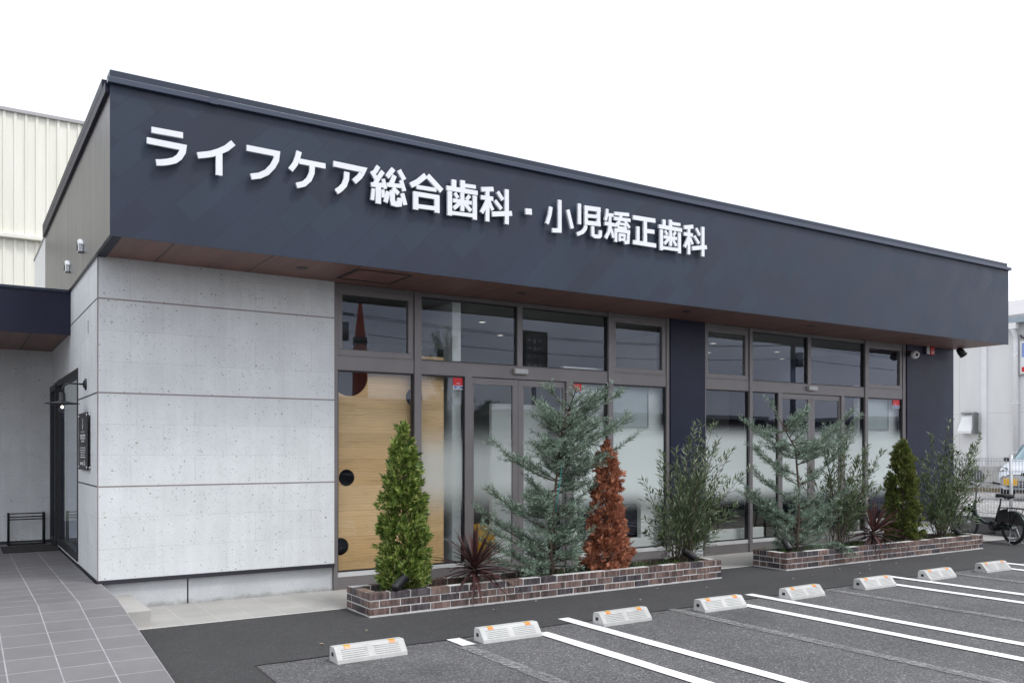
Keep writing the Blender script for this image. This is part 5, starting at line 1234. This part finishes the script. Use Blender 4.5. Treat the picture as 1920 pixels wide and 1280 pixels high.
fs += [tuple(range(m)), tuple((len(st) - 1) * m + k for k in range(m))[::-1]]
mb = MB(); mb.smooth = True; mb.add(vs, fs); body = mb.build('body', M['car_paint'], CR); sb = body.modifiers.new('s', 'SUBSURF'); sb.levels = 2; sb.render_levels = 2
def cp(name, mb, mat, parent=None, **k): return mb.build(name, M[mat], parent or CR, **k)
mb = MB(); mb.smooth = True
q = [(.98, .60, 1.005), (.98, .3, 1.02), (.98, 0, 1.025), (.98, -.3, 1.02), (.98, -.60, 1.005)]; q2 = [(.46, .53, 1.455), (.45, .27, 1.475), (.45, 0, 1.482), (.45, -.27, 1.475), (.46, -.53, 1.455)]
mb.add([Vector(a) + Vector((.025, 0, .02)) for a in q + q2], [(i, i + 1, i + 6, i + 5) for i in range(4)]); cp('windscreen', mb, 'car_glass')
for s in (-1, 1):
    mb = MB(); mb.add([(.78, s * .732, .97), (-1.25, s * .745, .97), (-1.15, s * .665, 1.40), (.38, s * .662, 1.40)], [(0, 1, 2, 3)]); cp('side_window', mb, 'car_glass')
for s in (-1, 1):
    mb = MB(); mb.prism([(1.60, s * .68, .70), (1.66, s * .44, .69), (1.60, s * .46, .815), (1.46, s * .66, .84), (1.40, s * .725, .78), (1.50, s * .722, .70)], (.035, 0, .0)); hl = cp('headlight', mb, 'frame_dark', bevel=.01)
    mb = MB(); mb.lathe([(0, .02), (.045, .014), (.062, 0)], (1.655, s * .575, .755), (1, s * .2, .1), 18); mb.build('lens', M['chrome'], hl)
    mb = MB(); mb.obox((.80, s * .83, 1.02), (.035, 0, 0), (0, .075, 0), (0, 0, .055)); cp('mirror', mb, 'black', bevel=.02)
    for x in (1.15, -1.18):
        mb = MB(); mb.lathe([(0, -.08), (.20, -.08), (.26, -.075), (.275, -.04), (.275, .04), (.26, .075), (.20, .08), (0, .08)], (x, s * .655, .275), (0, 1, 0), 28); w = cp('wheel', mb, 'tyre')
        mb = MB(); mb.lathe([(0, .012), (.06, .014), (.17, .004), (.19, 0)], (x, s * .737, .275), (0, s, 0), 24); mb.build('rim', M['steel'], w)
mb = MB(); mb.box(1.745, 1.785, -.40, .52, .34, .50); gr = cp('grille', mb, 'black', bevel=.012)
mb = MB()
for z in (.375, .415, .455): mb.box(1.786, 1.792, -.38, .50, z, z + .012)
for k in range(9): y = -.34 + k * .10; mb.box(1.786, 1.793, y, y + .01, .345, .495)
mb.build('grille_bar', M['car_paint'], gr)
mb = MB(); mb.box(1.755, 1.772, -.08, .12, .635, .70); cp('upper_grille', mb, 'black')
mb = MB(); mb.box(1.797, 1.809, -.48, -.15, .385, .55); cp('number_plate', mb, 'plate_yellow', bevel=.004)
mb = MB(); mb.box(1.66, 1.76, -.58, .58, .22, .285); cp('bumper_lip', mb, 'black', bevel=.02)

# ================================================================== CREAM WAREHOUSE ON THE LEFT
t = thing('cream_shed', 'tall cream ribbed metal shed behind the clinic on the left', 'building', (0, 22, 0))
def ribs(x0, x1, z0, z1, y, pitch):
    mb = MB(); pts = []; x = x0
    while x < x1:
        pts += [(x, y), (x + pitch * .62, y), (x + pitch * .70, y - .035), (x + pitch * .92, y - .035)]; x += pitch
    pts.append((x, y)); vs = []; fs = []
    for a, b in pts: vs += [(a, b, z0), (a, b, z1)]
    for i in range(len(pts) - 1): fs.append((2 * i, 2 * i + 2, 2 * i + 3, 2 * i + 1))
    return mb.add(vs, fs)
ribs(-16, 9, 6.33, 9.0, 22.0, .21).build('wall', M['cream'], t); ribs(-16, 9, 0, 6.24, 22.06, .21).build('wall', M['cream'], t)
mb = MB(); mb.box(-16, 9, 21.90, 22.1, 6.24, 6.33); mb.build('flashing', M['cream'], t, bevel=.01)
mb = MB(); mb.box(-16, 9.05, 21.92, 22.3, 9.0, 9.07); mb.build('coping', M['roof_grey'], t)
mb = MB(); mb.box(-16, 9, 22.1, 34, 0, 8.95); mb.build('core', M['cream'], t)
mb = MB(); mb.tube([(2.62, 21.86, 6.22), (2.60, 21.88, 3.0)], .018, 6); mb.build('cable', M['steel'], t)

# ================================================================== ACROSS THE ROAD (seen mirrored in the shopfront)
def far_house(x0, x1, y0, y1, h, lb, mat):
    t = thing('far_building', lb, 'building', ((x0 + x1) / 2, y1, 0)); mb = MB(); mb.box(x0, x1, y0, y1, 0, h); mb.build('wall', M[mat], t)
    mb = MB(); mb.box(x0 - .2, x1 + .2, y0 - .2, y1 + .2, h, h + .25); mb.build('roof', M['roof_grey'], t)
    for k in range(int((x1 - x0) / 3.2)):
        for z in (1.0, 3.6):
            if z + 1.4 < h: mb = MB(); mb.box(x0 + 1 + k * 3.2, x0 + 2.7 + k * 3.2, y1, y1 + .03, z, z + 1.3); mb.build('window', M['frame_dark'], t)
far_house(8, 24, -34, -26, 4.2, 'low grey building across the road, mirrored in the left shopfront', 'far_wall')
far_house(26, 47, -30, -22, 3.6, 'long brown building across the road, mirrored in the right shopfront', 'far_wall_b')
far_house(48, 72, -26, -14, 3.4, 'low grey building farther along the road, mirrored in the end windows', 'far_wall')
t = thing('red_mast', 'tall tapering red mast mirrored in the leftmost upper window', 'mast', (23.6, -37, 0))
mb = MB(); mb.tube([(23.6, -37, 0), (23.6, -37, 8.5), (23.6, -37, 12.2)], [.75, .50, .05], 4); mb.build('shaft', M['tower_red'], t)
mb = MB(); mb.tube([(23.6, -37, 8.8), (23.6, -37, 9.3)], [.55, .5], 4); mb.build('band', M['far_wall'], t)
t = thing('street_tree', 'street tree mirrored in the upper window beside the red mast', 'tree', (19.1, -16.4, 0))
random.seed(61); mb = MB(); mb.tube([(19.1, -16.4, 0), (19.1, -16.4, 3.6), (19.2, -16.4, 6.2)], [.13, .09, .03], 8)
lf = MB()
for k in range(26):
    a = rnd(0, 6.28); z = rnd(3.2, 5.6); s0 = Vector((19.1, -16.4, z)); e = s0 + Vector((cos(a) * rnd(.4, 1.1), sin(a) * rnd(.4, 1.1), rnd(.6, 1.8))); mb.tube([s0, s0.lerp(e, .5) + Vector((0, 0, -.1)), e], [.03, .02, .008], 5)
    for j in range(70): leaf(lf, s0.lerp(e, rnd(.3, 1.05)) + rvec() * rnd(0, .22), rvec(), rvec(), rnd(.09, .16), .07)
mb.build('trunk', M['wood_rail'], t); lf.build('crown', M['tree_leaf'], t)
t = thing('pole_sign', 'dark framed pole sign mirrored in the right upper window over the left doors', 'sign', (25.4, -18.3, 0))
mb = MB(); mb.box(24.6, 26.1, -18.5, -18.2, 5.5, 7.7); mb.build('board', M['frame_dark'], t)
mb = MB(); mb.box(24.72, 25.98, -18.2, -18.18, 5.62, 7.58); mb.build('face', M['far_wall'], t)
mb = MB(); random.seed(9)
for r_ in range(4):
    for c_ in range(3):
        xx = 24.84 + c_ * .36; zz = 7.25 - r_ * .42; mb.box(xx, xx + rnd(.12, .24), -18.18, -18.172, zz - rnd(.02, .22), zz + .03)
mb.build('print', M['letter_dim'], t)
mb = MB(); mb.tube([(25.35, -18.35, 0), (25.35, -18.35, 5.5)], .12, 10); mb.build('post', M['steel'], t)
for k, (x, y) in enumerate(((36.5, -11.0), (12.5, -13.5))):
    t = thing('utility_pole', ['utility pole with two crossarms mirrored in the right upper windows', 'utility pole carrying the wires beyond the parking lot on the left'][k], 'pole', (x, y, 0), 'utility poles along the road')
    mb = MB(); mb.tube([(x, y, 0), (x, y, 8.6)], [.17, .11], 12); mb.build('shaft', M['far_wall'], t)
    for z in (6.9, 7.7): mb = MB(); mb.box(x - .9, x + .9, y - .05, y + .05, z, z + .09); mb.build('crossarm', M['steel'], t)
    mb = MB(); mb.lathe([(0, 0), (.24, 0), (.24, .7), (0, .72)], (x + .45, y, 5.9), n=16); mb.build('transformer', M['steel'], t)
t = thing('power_lines', 'black overhead wires strung between the utility poles', 'wires', (24, -12, 7))
for z, o in ((6.99, -.8), (6.99, .8), (7.79, -.8), (7.79, .8), (6.3, 0)):
    pts = []
    for seg in (((-30, -17), (12.5, -13.5)), ((12.5, -13.5), (36.5, -11.0)), ((36.5, -11), (75, -7))):
        for k in range(13):
            f = k / 12; pts.append((seg[0][0] + (seg[1][0] - seg[0][0]) * f, seg[0][1] + (seg[1][1] - seg[0][1]) * f + o * .3, z - .5 * 4 * f * (1 - f)))
    mb = MB(); mb.tube(pts, .012, 5); mb.build('wire', M['black'], t)
